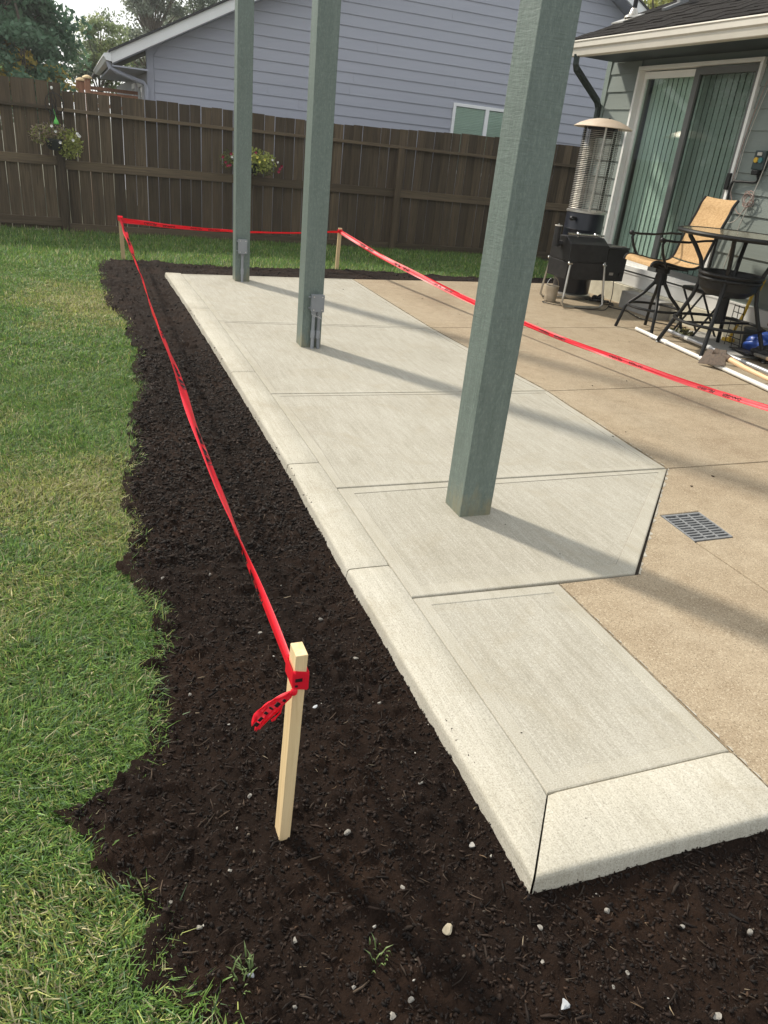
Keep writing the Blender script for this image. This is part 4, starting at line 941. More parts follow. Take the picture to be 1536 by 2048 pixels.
# ------------------------------------------------------------------ round table
tx, ty = 5.46, 5.37
tb = empty('round_table', (tx,ty,0), 'round glass topped bar table with black curved legs at the right edge', 'table')
mb = MB(); mb.lathe([(.50,1.012),(.53,1.010),(.545,1.018),(.55,1.03),(.545,1.042),(.53,1.046),(.515,1.046),(.505,1.03)], (tx,ty,0), 64); mb.loft([]) if False else None
mb = MB(); n = 64; prf = [(.51,1.012),(.53,1.008),(.546,1.016),(.552,1.03),(.546,1.043),(.53,1.048),(.512,1.047)]
mb.loft([[(tx+r_*math.cos(2*math.pi*j/n),ty+r_*math.sin(2*math.pi*j/n),z_) for j in range(n)] for r_, z_ in prf+prf[:1]], caps=False); mb.build('rim', M['black'], tb, smooth=True)
mb = MB(); mb.lathe([(.511,1.034),(.511,1.043)], (tx,ty,0), 48); mb.build('glass_top', M['table_glass'], tb)
for a in (132, 218, 38, 308):
    a = rad(a); mb = MB(); c_, s_ = math.cos(a), math.sin(a)
    pts = [(.44,1.01),(.43,.98),(.36,.9),(.29,.8),(.255,.7),(.25,.6),(.275,.48),(.33,.34),(.40,.19),(.465,.04),(.475,.012)]
    mb.tube([(tx+r_*c_,ty+r_*s_,z_) for r_, z_ in pts], .019, 10); lg = mb.build('leg', M['black'], tb, smooth=True)
    mb = MB(); mb.lathe([(.016,0),(.018,.003),(.012,.014)], (tx+.476*c_,ty+.476*s_,0), 10); mb.build('foot', M['steel'], lg)
mb = MB(); mb.ring((tx,ty,.27), .385, .014, 48, 8); mb.build('lower_ring', M['black'], tb, smooth=True)
mb = MB(); mb.ring((tx,ty,.70), .27, .016, 40, 8); mb.ring((tx,ty,.66), .265, .014, 40, 8); mb.build('upper_ring', M['black'], tb, smooth=True)
mb = MB(); mb.lathe([(.262,.70),(.26,.69),(.25,.58),(.18,.52),(.03,.5),(.02,.51),(.17,.53),(.235,.59),(.25,.70)], (tx,ty,0), 32, caps=False); mb.build('fire_bowl', M['black'], tb, smooth=True)
mb = MB(); mb.tube([(tx,ty,.52),(tx,ty,.28)], .035, 12); mb.bar((tx-.38,ty,.27),(tx+.38,ty,.27), .02, .02); mb.build('hub', M['black'], tb)
# second, dark stool half hidden behind the table
fs = empty('folding_stool', (5.86,6.03,0), 'low black folding stool behind the round table', 'stool')
mb = MB(); mb.box((5.70,5.86,.43),(6.02,6.2,.47)); mb.build('seat', M['black'], fs, bevel=.015)
for s_ in (-1, 1):
    for d_ in (-1, 1):
        mb = MB(); mb.tube([(5.86+d_*.15,6.03+s_*.14,.43),(5.86-d_*.16,6.03+s_*.14,.0)], .011, 8); mb.build('leg', M['black'], fs, smooth=True)

# ------------------------------------------------------------------ clutter by the wall
mb = MB(); mb.prism([(5.44,5.25),(5.92,5.06),(6.1,5.6),(6.05,6.1),(5.72,6.2)], 0, .018); tag(mb.build('flat_board', M['step'], bevel=.003), 'flat grey board lying on the patio under the round table', 'board')
def pole(name, a, b_, r_, m, label, grp=None):
    mb = MB(); a = Vector(a); b_ = Vector(b_); mb.tube([a, b_], r_, 12); o = mb.build(name, m, smooth=True)
    return tag(o, label, 'pole', grp)
p1 = pole('plastic_pipe', (5.235,6.17,.021), (4.80,3.0,.021), .019, M['pipe_w'], 'long white pipe lying on the patio, nearest of the poles'); 
d1 = (Vector((4.80,3.0,.021))-Vector((5.235,6.17,.021))).normalized(); q = Vector((5.235,6.17,.021))+d1*.42
mb = MB(); mb.tube([q, q+d1*.16], .0235, 12); mb.build('coupling', M['pipe_w'], p1, smooth=True)
p2_ = pole('metal_pole', (5.52,6.03,.041), (5.20,3.3,.041), .019, M['pipe_g'], 'grey galvanised pole lying farthest from the tape')
d2 = (Vector((5.20,3.3,.041))-Vector((5.52,6.03,.041))).normalized(); q = Vector((5.52,6.03,.041))+d2*.3
mb = MB(); mb.tube([q, q+d2*.05], .0225, 12); mb.tube([q+d2*.35, q+d2*.39], .0225, 12); mb.build('collar', M['pipe_w'], p2_, smooth=True)
pole('metal_pole', (5.175,5.87,.017), (4.92,3.2,.017), .014, M['pipe_g'], 'thin grey pole lying between the white pipe and the other pole')
ho = empty('garden_hoe', (5.05,4.85,0), 'rusty grub hoe with pale wooden handle lying across the poles', 'garden tool')
mb = MB(); hv = [(4.945,4.95,.012),(5.02,4.72,.05),(5.07,4.80,.165),(5.02,4.96,.13)]
nrm = Vector((-.012,-.004,.004)); mb.add([Vector(p) for p in hv]+[Vector(p)-nrm for p in hv], [(0,1,2,3),(7,6,5,4),(0,4,5,1),(1,5,6,2),(2,6,7,3),(3,7,4,0)]); mb.build('blade', M['rust'], ho)
mb = MB(); mb.tube([(5.045,4.90,.125),(5.07,4.84,.115),(5.075,4.74,.10)], [.035,.034,.03], 12); mb.build('socket', M['rust'], ho, smooth=True)
mb = MB(); mb.tube([(5.075,4.75,.10),(5.06,4.55,.082),(5.03,4.3,.075),(4.98,3.7,.072)], [.024,.021,.018,.018], 12); mb.build('handle', M['handle'], ho, smooth=True)
sv = empty('shovel', (5.6,4.9,0), 'black bladed shovel with wooden handle behind the grey pole', 'garden tool')
mb = MB(); vs = []
for (x_, y_, z_) in ((5.74,5.42,.03),(5.86,5.38,.03),(5.80,5.08,.035),(5.62,5.05,.05)): vs.append((x_,y_,z_))
mb.add(vs+[(a,b2,c+.008) for a,b2,c in vs], [(3,2,1,0),(4,5,6,7),(0,1,5,4),(1,2,6,5),(2,3,7,6),(3,0,4,7)]); mb.build('blade', M['black_rough'], sv)
mb = MB(); mb.tube([(5.71,5.07,.055),(5.64,4.85,.075)], .016, 10); mb.build('shank', M['steel'], sv, smooth=True)
mb = MB(); mb.tube([(5.64,4.86,.075),(5.5,4.3,.085),(5.4,3.8,.085)], .019, 10); mb.build('handle', M['handle'], sv, smooth=True)
# bags, rack, yellow clamp, pale blue tub
def lump(name, c, sc, m, label, cat, seed, amp=.25):
    rng = np.random.default_rng(seed); bm = bmesh.new(); bmesh.ops.create_icosphere(bm, subdivisions=4, radius=1)
    for v in bm.verts:
        p = np.array(v.co); nn_ = fbm(np.array([p[0]*1.3+seed+p[2]]), np.array([p[1]*1.3+p[2]*.7]), 2.2, 4, seed)[0]-.5
        s_ = 1+amp*2*nn_; v.co = Vector((p[0]*sc[0]*s_, p[1]*sc[1]*s_, max(p[2]*sc[2]*s_, -sc[2]*.8)))
    me = bpy.data.meshes.new(name); bm.to_mesh(me); bm.free(); me.materials.append(m); me.polygons.foreach_set('use_smooth', [True]*len(me.polygons))
    o = bpy.data.objects.new(name, me); COL.objects.link(o); o.location = (c[0],c[1],c[2]+sc[2]*.8); OFF[o.name] = o.location.copy(); return tag(o, label, cat)
lump('plastic_bag', (5.98,5.22,.002), (.15,.22,.12), M['blue'], 'crumpled blue plastic bag on the patio by the wall', 'bag', 3)
lump('black_bag', (5.83,5.0,.019), (.13,.2,.07), M['black_rough'], 'low black bag in front of the blue bag', 'bag', 5)
wr_ = empty('wire_rack', (5.88,5.5,.0), 'black wire rack leaning by the blue bag', 'rack')
for i in range(7):
    z_ = .05+i*.055; mb = MB(); w2 = .14-.008*i; mb.tube([(5.83+.012*i,5.48-w2/1.4+.02*i,z_),(5.83+.012*i+.02,5.48+w2/1.4+.02*i,z_)], .004, 6); mb.build('rod', M['iron'], wr_)
for s_ in (-1,0,1):
    mb = MB(); mb.tube([(5.83+(.01 if s_ > 0 else 0),5.48+s_*.1,.02),(5.91+(.01 if s_ > 0 else 0),5.60+s_*.065,.39)], .004, 6); mb.build('upright', M['iron'], wr_)
yc = empty('yellow_clamp', (6.03,5.66,.0), 'yellow bar clamp leaning against the wall behind the table', 'clamp')
mb = MB(); mb.tube([(6.0,5.7,.02),(6.05,5.65,.3),(6.085,5.63,.62)], .015, 8); mb.build('bar', M['yellow'], yc); mb = MB(); mb.box((6.03,5.57,.55),(6.1,5.72,.66), rot=(.2,0,.2)); mb.build('jaw', M['yellow'], yc, bevel=.006); mb = MB(); mb.box((5.97,5.66,.01),(6.05,5.76,.05)); mb.build('foot', M['yellow'], yc, bevel=.005)
mb = MB(); mb.lathe([(.10,.38),(.13,.40),(.15,.62),(.155,.63),(.145,.63),(.12,.41)], (5.98,5.08,0), 24); tub = tag(mb.build('blue_tub', M['lblue'], smooth=True), 'pale blue tub at the right edge on top of the bags', 'tub')
# pile under the tub
lump('flower_pile', (5.97,5.05,.2), (.13,.16,.11), mottled('dried_flowers', (.22,.03,.04), (.07,.045,.03), 45, .9, bs=.8, bscale=90), 'heap of dark red dried flowers between the blue bag and the tub', 'plant debris', 9, .5)
mb = MB(); mb.lathe([(.065,.0),(.075,.01),(.095,.2),(.1,.2),(.1,.215),(.085,.215)], (5.98,5.4,0), 20); tag(mb.build('plant_pot', M['pot'], smooth=True), 'black nursery pot beside the wire rack', 'pot')
def scatter_leaves(c, R_, n, cols, size, seed, squash=(1,1,1), droop=0):
    rng = np.random.default_rng(seed)
    d = rng.normal(size=(n,3)); d /= np.linalg.norm(d,axis=1)[:,None]; rr = rng.random(n)**(1/2.2); P = np.array(c)+d*rr[:,None]*R_*np.array(squash)
    u = rng.normal(size=(n,3)); u /= np.linalg.norm(u,axis=1)[:,None]; v = np.cross(u, rng.normal(size=(n,3))); v /= np.linalg.norm(v,axis=1)[:,None]
    s_ = size*rng.uniform(.6,1.4,n)[:,None]
    V_ = np.stack([P-u*s_, P-v*s_*.5, P+u*s_, P+v*s_*.5], 1).reshape(-1,3); F_ = np.arange(4*n).reshape(n,4)
    ci = rng.integers(0, len(cols), n); C_ = np.array(cols)[ci]*rng.uniform(.7,1.25,(n,1)); return V_, F_, np.repeat(C_, 4, 0)
Vq, Fq, Cq = scatter_leaves((5.64,5.98,.035), .11, 60, [(.13,.14,.05),(.17,.15,.06),(.1,.1,.04)], .035, 4, (1,1,.25))
tag(mesh_np('leaf_clippings', Vq, Fq, M['leaf'], Cq), 'small heap of olive green clippings behind the poles', 'clippings')
#SPLIT
# ------------------------------------------------------------------ hanging baskets
def child_np(name, V_, F_, m, C_, parent, kind=None, smooth=False):
    o = mesh_np(name, V_-np.array(OFF[parent.name]), F_, m, C_, smooth); o.parent = parent; OFF[o.name] = OFF[parent.name].copy()
    if kind: o['kind'] = kind
    return o
def flowers(parent, spots, cols, r_, seed):
    rng = np.random.default_rng(seed)
    for i, p in enumerate(spots):
        mb = MB(); c = Vector(p); nrm = Vector((rng.uniform(-.5,.5), -1, rng.uniform(-.2,.7))).normalized(); a = nrm.orthogonal().normalized(); b_ = nrm.cross(a)
        n = 10; ring_o = [c+nrm*.012+(a*math.cos(2*math.pi*k/n)+b_*math.sin(2*math.pi*k/n))*r_*(1 if k % 2 else .8) for k in range(n)]
        ring_i = [c+nrm*.002+(a*math.cos(2*math.pi*k/n)+b_*math.sin(2*math.pi*k/n))*r_*.4 for k in range(n)]
        mb.add(ring_o+ring_i+[c-nrm*.02], [(k,(k+1)%n,n+(k+1)%n,n+k) for k in range(n)]+[(n+k,n+(k+1)%n,2*n) for k in range(n)])
        mb.build('flower', cols[i % len(cols)], parent)
fl_w = mat('white_petal', (.75,.74,.72), .6); fl_y = mat('yellow_petal', (.75,.7,.16), .6); fl_p = mat('magenta_petal', (.3,.02,.06), .6)
b1 = empty('hanging_basket', (-.17,11.72,.96), 'flower basket with white blooms on the short fence post at left', 'flower basket', 'flower baskets on the fence')
mb = MB(); mb.lathe([(.08,.96),(.105,.98),(.13,1.075),(.14,1.08),(.14,1.095),(.12,1.095)], (-.17,11.78,0), 24); mb.build('pot', M['pot'], b1, smooth=True)
c1 = [(.33,.37,.09),(.42,.43,.13),(.25,.29,.08),(.36,.28,.2),(.44,.4,.22)]
Va, Fa, Ca = scatter_leaves((-.24,11.75,1.13), .26, 900, c1[2:]+[(.28,.2,.16)], .02, 11, (1,.55,.55)); Vb, Fb, Cb = scatter_leaves((.0,11.72,1.05), .2, 800, c1[:3], .02, 12, (.85,.6,.95)); Vc, Fc, Cc = scatter_leaves((-.2,11.72,1.2), .2, 300, [(.16,.13,.12),(.2,.19,.06)], .013, 13, (1.1,.5,.5))
child_np('foliage', np.vstack([Va,Vb,Vc]), np.vstack([Fa,Fb+len(Va),Fc+len(Va)+len(Vb)]), M['leaf'], np.vstack([Ca,Cb,Cc]), b1)
flowers(b1, [(.1,11.60,1.18),(.13,11.60,1.15),(.115,11.59,1.165),(-.12,11.60,1.06),(-.16,11.6,1.19),(.04,11.6,1.1),(-.2,11.6,1.24)], [fl_w], .02, 1)
for k in range(3):
    a = rad(30+120*k); mb = MB(); mb.tube([(-.17+.13*math.cos(a),11.78+.13*math.sin(a),1.09),(-.17,11.86,1.50)], .003, 5); mb.build('hanger_wire', M['iron'], b1)
mb = MB(); mb.lathe([(.03,1.27),(.034,1.28),(.026,1.31),(.012,1.33),(.003,1.36)], (-.145,11.72,0), 10); mb.tube([(-.145,11.72,1.36),(-.165,11.8,1.44)], .002, 5); tag(mb.build('plastic_feeder', M['green_plastic'], smooth=True), 'small green plastic ornament hanging above the left flower basket', 'ornament')
hk = empty('plant_hook', (-.15,11.9,1.4), 'black iron hook with a ring on the fence above the left basket', 'plant hook')
mb = MB(); n = 28; mb.tube([(-.15+.112*math.cos(2*math.pi*i/n),11.87,1.505+.125*math.sin(2*math.pi*i/n)) for i in range(n)], .005, 6, closed=True); mb.build('ring', M['iron'], hk)
mb = MB(); mb.tube([(-.165,11.86,1.68),(-.16,11.84,1.66),(-.13,11.85,1.56),(-.13,11.86,1.46),(-.15,11.85,1.40),(-.165,11.85,1.42)], .006, 6); mb.tube([(-.19,11.87,1.6),(-.14,11.87,1.48),(-.1,11.87,1.4)], .004, 6); mb.tube([(-.18,11.87,1.62),(-.18,11.87,1.4)], .004, 6); mb.build('hook', M['iron'], hk)
mb = MB(); mb.sphere((-.168,11.855,1.685), .02, 8, sc=(.8,.8,1.2)); mb.build('finial', fl_w, hk, smooth=True)
b2 = empty('hanging_basket', (2.35,11.6,.95), 'flower basket with red and yellow blooms hanging behind the farthest green post', 'flower basket', 'flower baskets on the fence')
mb = MB(); mb.lathe([(.09,.9),(.13,.93),(.165,1.02),(.17,1.03),(.15,1.03)], (2.38,11.68,0), 24); mb.build('pot', M['pot'], b2, smooth=True)
Va, Fa, Ca = scatter_leaves((2.42,11.62,1.06), .27, 1300, [(.36,.40,.1),(.44,.46,.15),(.26,.31,.08)], .022, 21, (1.25,.6,.65)); Vb, Fb, Cb = scatter_leaves((2.05,11.62,1.05), .13, 260, [(.13,.16,.05),(.17,.18,.07)], .016, 22, (.9,.7,1)); Vc, Fc, Cc = scatter_leaves((2.62,11.62,.98), .14, 300, [(.1,.13,.04),(.14,.15,.05)], .015, 23, (.9,.6,.8))
child_np('foliage', np.vstack([Va,Vb,Vc]), np.vstack([Fa,Fb+len(Va),Fc+len(Va)+len(Vb)]), M['leaf'], np.vstack([Ca,Cb,Cc]), b2)
flowers(b2, [(1.97,11.5,1.08),(2.0,11.5,1.02),(2.03,11.5,.97),(2.07,11.5,.99),(2.78,11.5,.99),(2.80,11.5,1.03),(2.76,11.5,.95),(2.33,11.5,1.2),(2.42,11.5,1.17),(2.08,11.5,1.13)], [fl_p], .022, 2)
flowers(b2, [(2.36,11.48,1.13),(2.35,11.48,1.08),(2.48,11.48,1.06),(2.55,11.48,1.1),(2.44,11.48,1.12)], [fl_y], .021, 3)
flowers(b2, [(2.66,11.5,1.1),(2.74,11.5,1.08),(2.09,11.5,1.09)], [fl_w], .018, 4)
for k in range(3):
    a = rad(30+120*k); mb = MB(); mb.tube([(2.38+.16*math.cos(a),11.68+.16*math.sin(a),1.03),(2.36,11.80,1.42)], .003, 5); mb.build('hanger_wire', M['iron'], b2)
mb = MB(); mb.tube([(2.36,11.9,1.5),(2.36,11.84,1.52),(2.36,11.8,1.48),(2.36,11.8,1.42)], .006, 6); mb.build('hook', M['iron'], b2)

# ------------------------------------------------------------------ trees
def tree(name, base, h, rx, rz_, zc, n, cols, leaf, label, seed, clumps=70, cr=.3, lean=0, trunk_r=.15, group=None, gap=.0):
    rng = np.random.default_rng(seed); root = empty(name, (base[0],base[1],-.1), label, 'tree', group)
    bx_, by_ = base; mb = MB()
    tp = [(bx_+lean*t*h+.12*math.sin(t*5+seed)*t, by_+.1*math.sin(t*4), -.1+t*h) for t in np.linspace(0,1,9)]
    mb.tube(tp, [trunk_r*(1-.85*t) for t in np.linspace(0,1,9)], 9)
    cents = []
    while len(cents) < clumps:
        d = rng.normal(size=3); d /= np.linalg.norm(d); rr = rng.random()**.45
        c = np.array([bx_+lean*h*.6+d[0]*rx*rr, by_+d[1]*rx*rr, zc+d[2]*rz_*rr])
        if vnoise(np.array([c[0]*1.1+seed]), np.array([c[2]*1.1]), seed)[0] < gap: continue
        cents.append(c)
    for c in cents[::2]:
        k = int(np.clip((c[2]-.5)/h*8, 1, 7)); p0 = Vector(tp[k]); p1 = Vector(c); mid = p0.lerp(p1,.55)+Vector((0,0,-.12*rx*.3)); mb.tube([p0, mid, p1], [trunk_r*.3,trunk_r*.18,.012], 5)
    mb.build('trunk', M['bark'], root, smooth=True)
    per = n//clumps; Vs, Cs = [], []
    for c in cents:
        r_ = cr*rng.uniform(.6,1.4)
        d = rng.normal(size=(per,3)); d /= np.linalg.norm(d,axis=1)[:,None]; P = c+d*(rng.random(per)**.5)[:,None]*r_*np.array([1.15,1.15,.75])
        u = rng.normal(size=(per,3)); u[:,2] -= .3; u /= np.linalg.norm(u,axis=1)[:,None]; v = np.cross(u, rng.normal(size=(per,3))); v /= np.linalg.norm(v,axis=1)[:,None]
        s_ = leaf*rng.uniform(.6,1.35,per)[:,None]
        Vs.append(np.stack([P-u*s_, P-v*s_*.55, P+u*s_, P+v*s_*.55], 1).reshape(-1,3))
        cc = np.array(cols)[rng.choice(len(cols), p=np.array([.55]+[.45/(len(cols)-1)]*(len(cols)-1)))] if len(cols) > 1 else np.array(cols[0])
        C_ = cc*rng.uniform(.75,1.25,(per,1)); Cs.append(np.repeat(C_,4,0))
    Vs = np.vstack(Vs); child_np('crown', Vs, np.arange(len(Vs)).reshape(-1,4), M['leaf'], np.vstack(Cs), root)
    return root
TG = 'trees beyond the fence'
tree('maple_tree', (-1.55,19.5), 5.2, 1.75, 2.5, 3.3, 30000, [(0.111,0.203,0.117),(0.147,0.251,0.146),(0.086,0.169,0.103)], .062, 'dark green maple crown filling the top left corner', 3, 130, .36, group=TG, trunk_r=.16)
tree('maple_tree', (-.75,18.2), 3.6, .95, .9, 2.0, 9000, [(0.122,0.216,0.132),(0.098,0.180,0.103),(0.490,0.383,0.088)], .055, 'lower dark green maple with a few orange leaves left of the cedar posts', 5, 50, .28, group=TG, trunk_r=.09)
tree('small_tree', (-1.35,14.6), 2.3, .35, .35, 1.85, 2200, [(0.226,0.325,0.108),(0.170,0.249,0.087)], .04, 'light green sprays just above the fence at the left edge', 8, 22, .16, group=TG, trunk_r=.04)
tree('birch_tree', (1.0,27), 4.2, .95, 1.25, 3.0, 9000, [(0.226,0.286,0.131),(0.302,0.345,0.153),(0.189,0.230,0.153)], .05, 'pale yellowish green young tree between the maple and the gable', 9, 60, .26, group=TG, gap=.3, trunk_r=.07)
tree('poplar_tree', (3.0,33), 11, 1.55, 4.6, 6.2, 26000, [(0.208,0.239,0.184),(0.246,0.277,0.207),(0.170,0.211,0.153)], .06, 'tall grey green poplar whose crown leans over the gable roof', 12, 170, .4, group=TG, gap=.3, trunk_r=.2)
tree('poplar_tree', (5.2,35), 12, 1.9, 5, 6.6, 22000, [(0.189,0.239,0.174),(0.226,0.268,0.197),(0.264,0.286,0.217)], .065, 'second grey green poplar behind the gable slope beside the farthest green post', 14, 130, .45, group=TG, gap=.25, trunk_r=.2)
tree('yellowing_tree', (22.5,30), 9.5, 2.0, 2.4, 7.6, 9000, [(0.377,0.383,0.087),(0.282,0.325,0.108)], .08, 'yellowing treetop glimpsed above the house roof', 17, 60, .5, group=TG, trunk_r=.2)
tree('maple_tree', (-4.6,21), 6, 2.2, 2.4, 3.6, 12000, [(0.122,0.216,0.132),(0.098,0.180,0.103)], .08, 'dark maple standing left of the frame beyond the fence', 19, 80, .5, group=TG, trunk_r=.2)

# ------------------------------------------------------------------ pebbles on the soil
def soil_z(x_, y_): return float(soil_h(np.array([x_]), np.array([y_]))[0])
PEB = [(0.5,1.159,0.0117),(0.631,0.869,0.0172),(0.775,0.645,0.0156),(0.993,0.799,0.0092),(0.823,0.81,0.0088),(0.495,0.756,0.0105),(0.777,1.043,0.0119),(0.544,1.601,0.0106),(0.464,1.978,0.0101),(0.683,2.013,0.0104),(0.724,1.77,0.0097),(0.215,1.138,0.0076),(0.08,1.089,0.0086),(0.133,1.024,0.0097),(0.211,0.897,0.0094),(1.278,0.66,0.0111),(0.903,0.654,0.0087),(0.731,1.251,0.0083),(0.73,1.565,0.0092),(0.572,0.986,0.0075),(0.312,0.935,0.0107),(0.451,0.738,0.0103),(1.131,0.717,0.008),(1.068,0.539,0.0153),(0.209,1.752,0.0093),(0.299,1.333,0.0081),(0.198,2.404,0.0114),(0.366,2.388,0.0095),(0.516,1.915,0.0083),(0.948,0.669,0.0063),(0.279,0.811,0.0069),(0.399,0.813,0.007),(0.786,0.741,0.0074)]
SPECIAL = {0: 'chalk white pebble right of the nearest stake foot', 1: 'large tan stone on the soil below the corner of the concrete curb', 2: 'large blue grey angular stone at the bottom of the soil bed', 6: 'dull flat pebble beside the lower end of the long curb', 23: 'pale stone at the bottom right corner of the soil', 15: 'white pebble near the right edge of the soil'}
for i, (px_, py_, pr_) in enumerate(PEB):
    bm = bmesh.new(); bmesh.ops.create_icosphere(bm, subdivisions=2, radius=1)
    ax = [random.uniform(.75,1.25), random.uniform(.65,1.0), random.uniform(.5,.8)]
    planes = [(Vector((random.gauss(0,1),random.gauss(0,1),random.gauss(0,1))).normalized(), random.uniform(.35,.75)) for _ in range(9)]
    for v in bm.verts:
        for nn_, dd in planes:
            e_ = v.co.dot(nn_)-dd
            if e_ > 0: v.co -= nn_*e_
        v.co = Vector((v.co.x*ax[0], v.co.y*ax[1], v.co.z*ax[2]))*pr_*.95
    me = bpy.data.meshes.new('pebble'); bm.to_mesh(me); bm.free()
    me.materials.append(M['pebble_tan'] if i in (1,) else M['pebble_grey'] if i in (2,7,14) else M['step'] if i == 6 else M['pebble'])
    o = bpy.data.objects.new('pebble', me); COL.objects.link(o); o.location = (px_, py_, soil_z(px_,py_)+pr_*.3); o.rotation_euler = (random.uniform(-.3,.3),random.uniform(-.3,.3),random.uniform(0,6))
    tag(o, SPECIAL.get(i, 'small whitish pebble lying on the dark soil'), 'pebble', 'pebbles scattered on the soil')

# ------------------------------------------------------------------ bark chips and crumbs
def bits(n, xr_, yr_, lmin, lmax, asp, cols, seed, zoff=.002, tilt=.35, patio=False):
    rng = np.random.default_rng(seed); x_ = rng.uniform(*xr_, n); y_ = rng.uniform(*yr_, n)
    k = inpoly(x_, y_, BED) & ~((x_ > .86) & (y_ > .9) & (y_ < 8.48)) if not patio else (fbm(x_, y_, 1.7, 3, 33) > .5)
    x_, y_ = x_[k], y_[k]; n = len(x_)
    l = rng.uniform(lmin, lmax, n)*rng.random(n)**.6; a = rng.uniform(0, 6.28, n); tz = rng.normal(0, tilt, n); wd = l*rng.uniform(*asp, n); th = wd*rng.uniform(.3,.8,n)
    c = np.stack([x_, y_, (soil_h(x_, y_) if not patio else 0*x_)+zoff+th*.3], 1)
    d = np.stack([np.cos(a)*np.cos(tz), np.sin(a)*np.cos(tz), np.sin(tz)], 1); s_ = np.stack([-np.sin(a), np.cos(a), rng.normal(0,.25,n)], 1); uu = np.cross(d, s_)
    tap = rng.uniform(.3,1,n)[:,None]; bend = rng.normal(0,.06,n)[:,None]*l[:,None]
    L2, W2, T2 = (l/2)[:,None], (wd/2)[:,None], (th/2)[:,None]
    vs = [c-d*L2-s_*W2*tap-uu*T2, c-d*L2+s_*W2*tap-uu*T2*.5, c-d*L2*.95+uu*T2, c-s_*W2+s_*bend-uu*T2, c+s_*W2+s_*bend-uu*T2*.6, c+uu*T2+s_*bend, c+d*L2-s_*W2*.5-uu*T2, c+d*L2+s_*W2*.4-uu*T2*.5, c+d*L2+uu*T2*.6]
    V_ = np.stack(vs, 1).reshape(-1,3); o = (np.arange(n)*9)[:,None]
    T = np.array([[0,1,4],[0,4,3],[1,2,5],[1,5,4],[2,0,3],[2,3,5],[3,4,7],[3,7,6],[4,5,8],[4,8,7],[5,3,6],[5,6,8],[0,2,1],[6,7,8]])
    F_ = (o[:,:,None]+T[None]).reshape(-1,3); C_ = np.array(cols)[rng.integers(0,len(cols),n)]*rng.uniform(.6,1.3,(n,1)); return V_, F_, np.repeat(C_,9,0)
dk_c = [(.010,.0062,.0046),(.016,.0098,.0072),(.026,.016,.0112),(.0075,.005,.004)]; md = [(.05,.034,.023),(.085,.06,.042),(.036,.024,.017),(.024,.016,.011)]; lt_c = [(.25,.19,.12),(.32,.26,.18),(.18,.12,.07)]
sets = [bits(46000, (-.15,1.75), (.3,2.6), .003, .015, (.3,.9), dk_c, 1), bits(3000, (-.15,1.75), (.3,2.8), .012, .045, (.1,.26), dk_c+md[2:], 2, .003), bits(1500, (-.15,1.75), (.3,3), .012, .05, (.05,.13), md, 3, .004),
        bits(260, (-.1,1.75), (.3,3.2), .008, .035, (.05,.14), lt_c, 4, .005), bits(900, (.1,1.75), (.3,1.2), .003, .012, (.4,.9), [(.06,.034,.02),(.045,.026,.016)], 14, .003), bits(20000, (.1,1.0), (2.5,5.5), .006, .03, (.25,.7), dk_c, 5), bits(11000, (.1,7), (5.5,9.7), .01, .04, (.25,.7), dk_c, 6), bits(1500, (.1,1.0), (2.6,6), .015,.06,(.08,.2), md[2:]+dk_c, 7, .004), bits(1800, (-.15,1.75), (.3,2.2), .004, .009, (.7,1), [(.05,.04,.032),(.08,.065,.05),(.03,.022,.018)], 8, .003, .1), bits(140, (-.1,1.7), (.3,4), .004,.009,(.6,1), [(.4,.38,.34),(.3,.27,.22)], 9, .004, .1)]
Vs, Fs, Cs = [], [], []; o_ = 0
for a, b_, c_ in sets: Vs.append(a); Fs.append(b_+o_); Cs.append(c_); o_ += len(a)
ch_ = mesh_np('mulch_chips', np.vstack(Vs), np.vstack(Fs), M['chip'], np.vstack(Cs)); tag(ch_, 'dark bark mulch chips and crumbs covering the soil bed', 'mulch', kind='stuff')

# dry crumbs and specks blown over the concrete
pv = [bits(150, (2.5,6.0), (1.2,8.4), .006, .022, (.3,.8), [(.05,.038,.026),(.08,.06,.04),(.03,.024,.018)], 61, .001, .05, True), bits(90, (1.0,3.0), (1.2,8.3), .003, .008, (.4,.9), [(.06,.045,.03),(.03,.022,.016)], 62, .001, .05, True), bits(500, (.845,.875), (1.0,8.4), .003, .010, (.4,.9), [(.02,.013,.009),(.03,.02,.014)], 63, .006, .05, True), bits(120, (.9,1.55), (.87,.89), .003, .009, (.4,.9), [(.02,.013,.009),(.03,.02,.014)], 64, .005, .05, True)]
Vs, Fs, Cs = [], [], []; o_ = 0
for a, b_, c_ in pv: Vs.append(a); Fs.append(b_+o_); Cs.append(c_); o_ += len(a)
tag(mesh_np('patio_debris', np.vstack(Vs), np.vstack(Fs), M['chip'], np.vstack(Cs)), 'tiny dry crumbs scattered over the concrete', 'debris', kind='stuff')
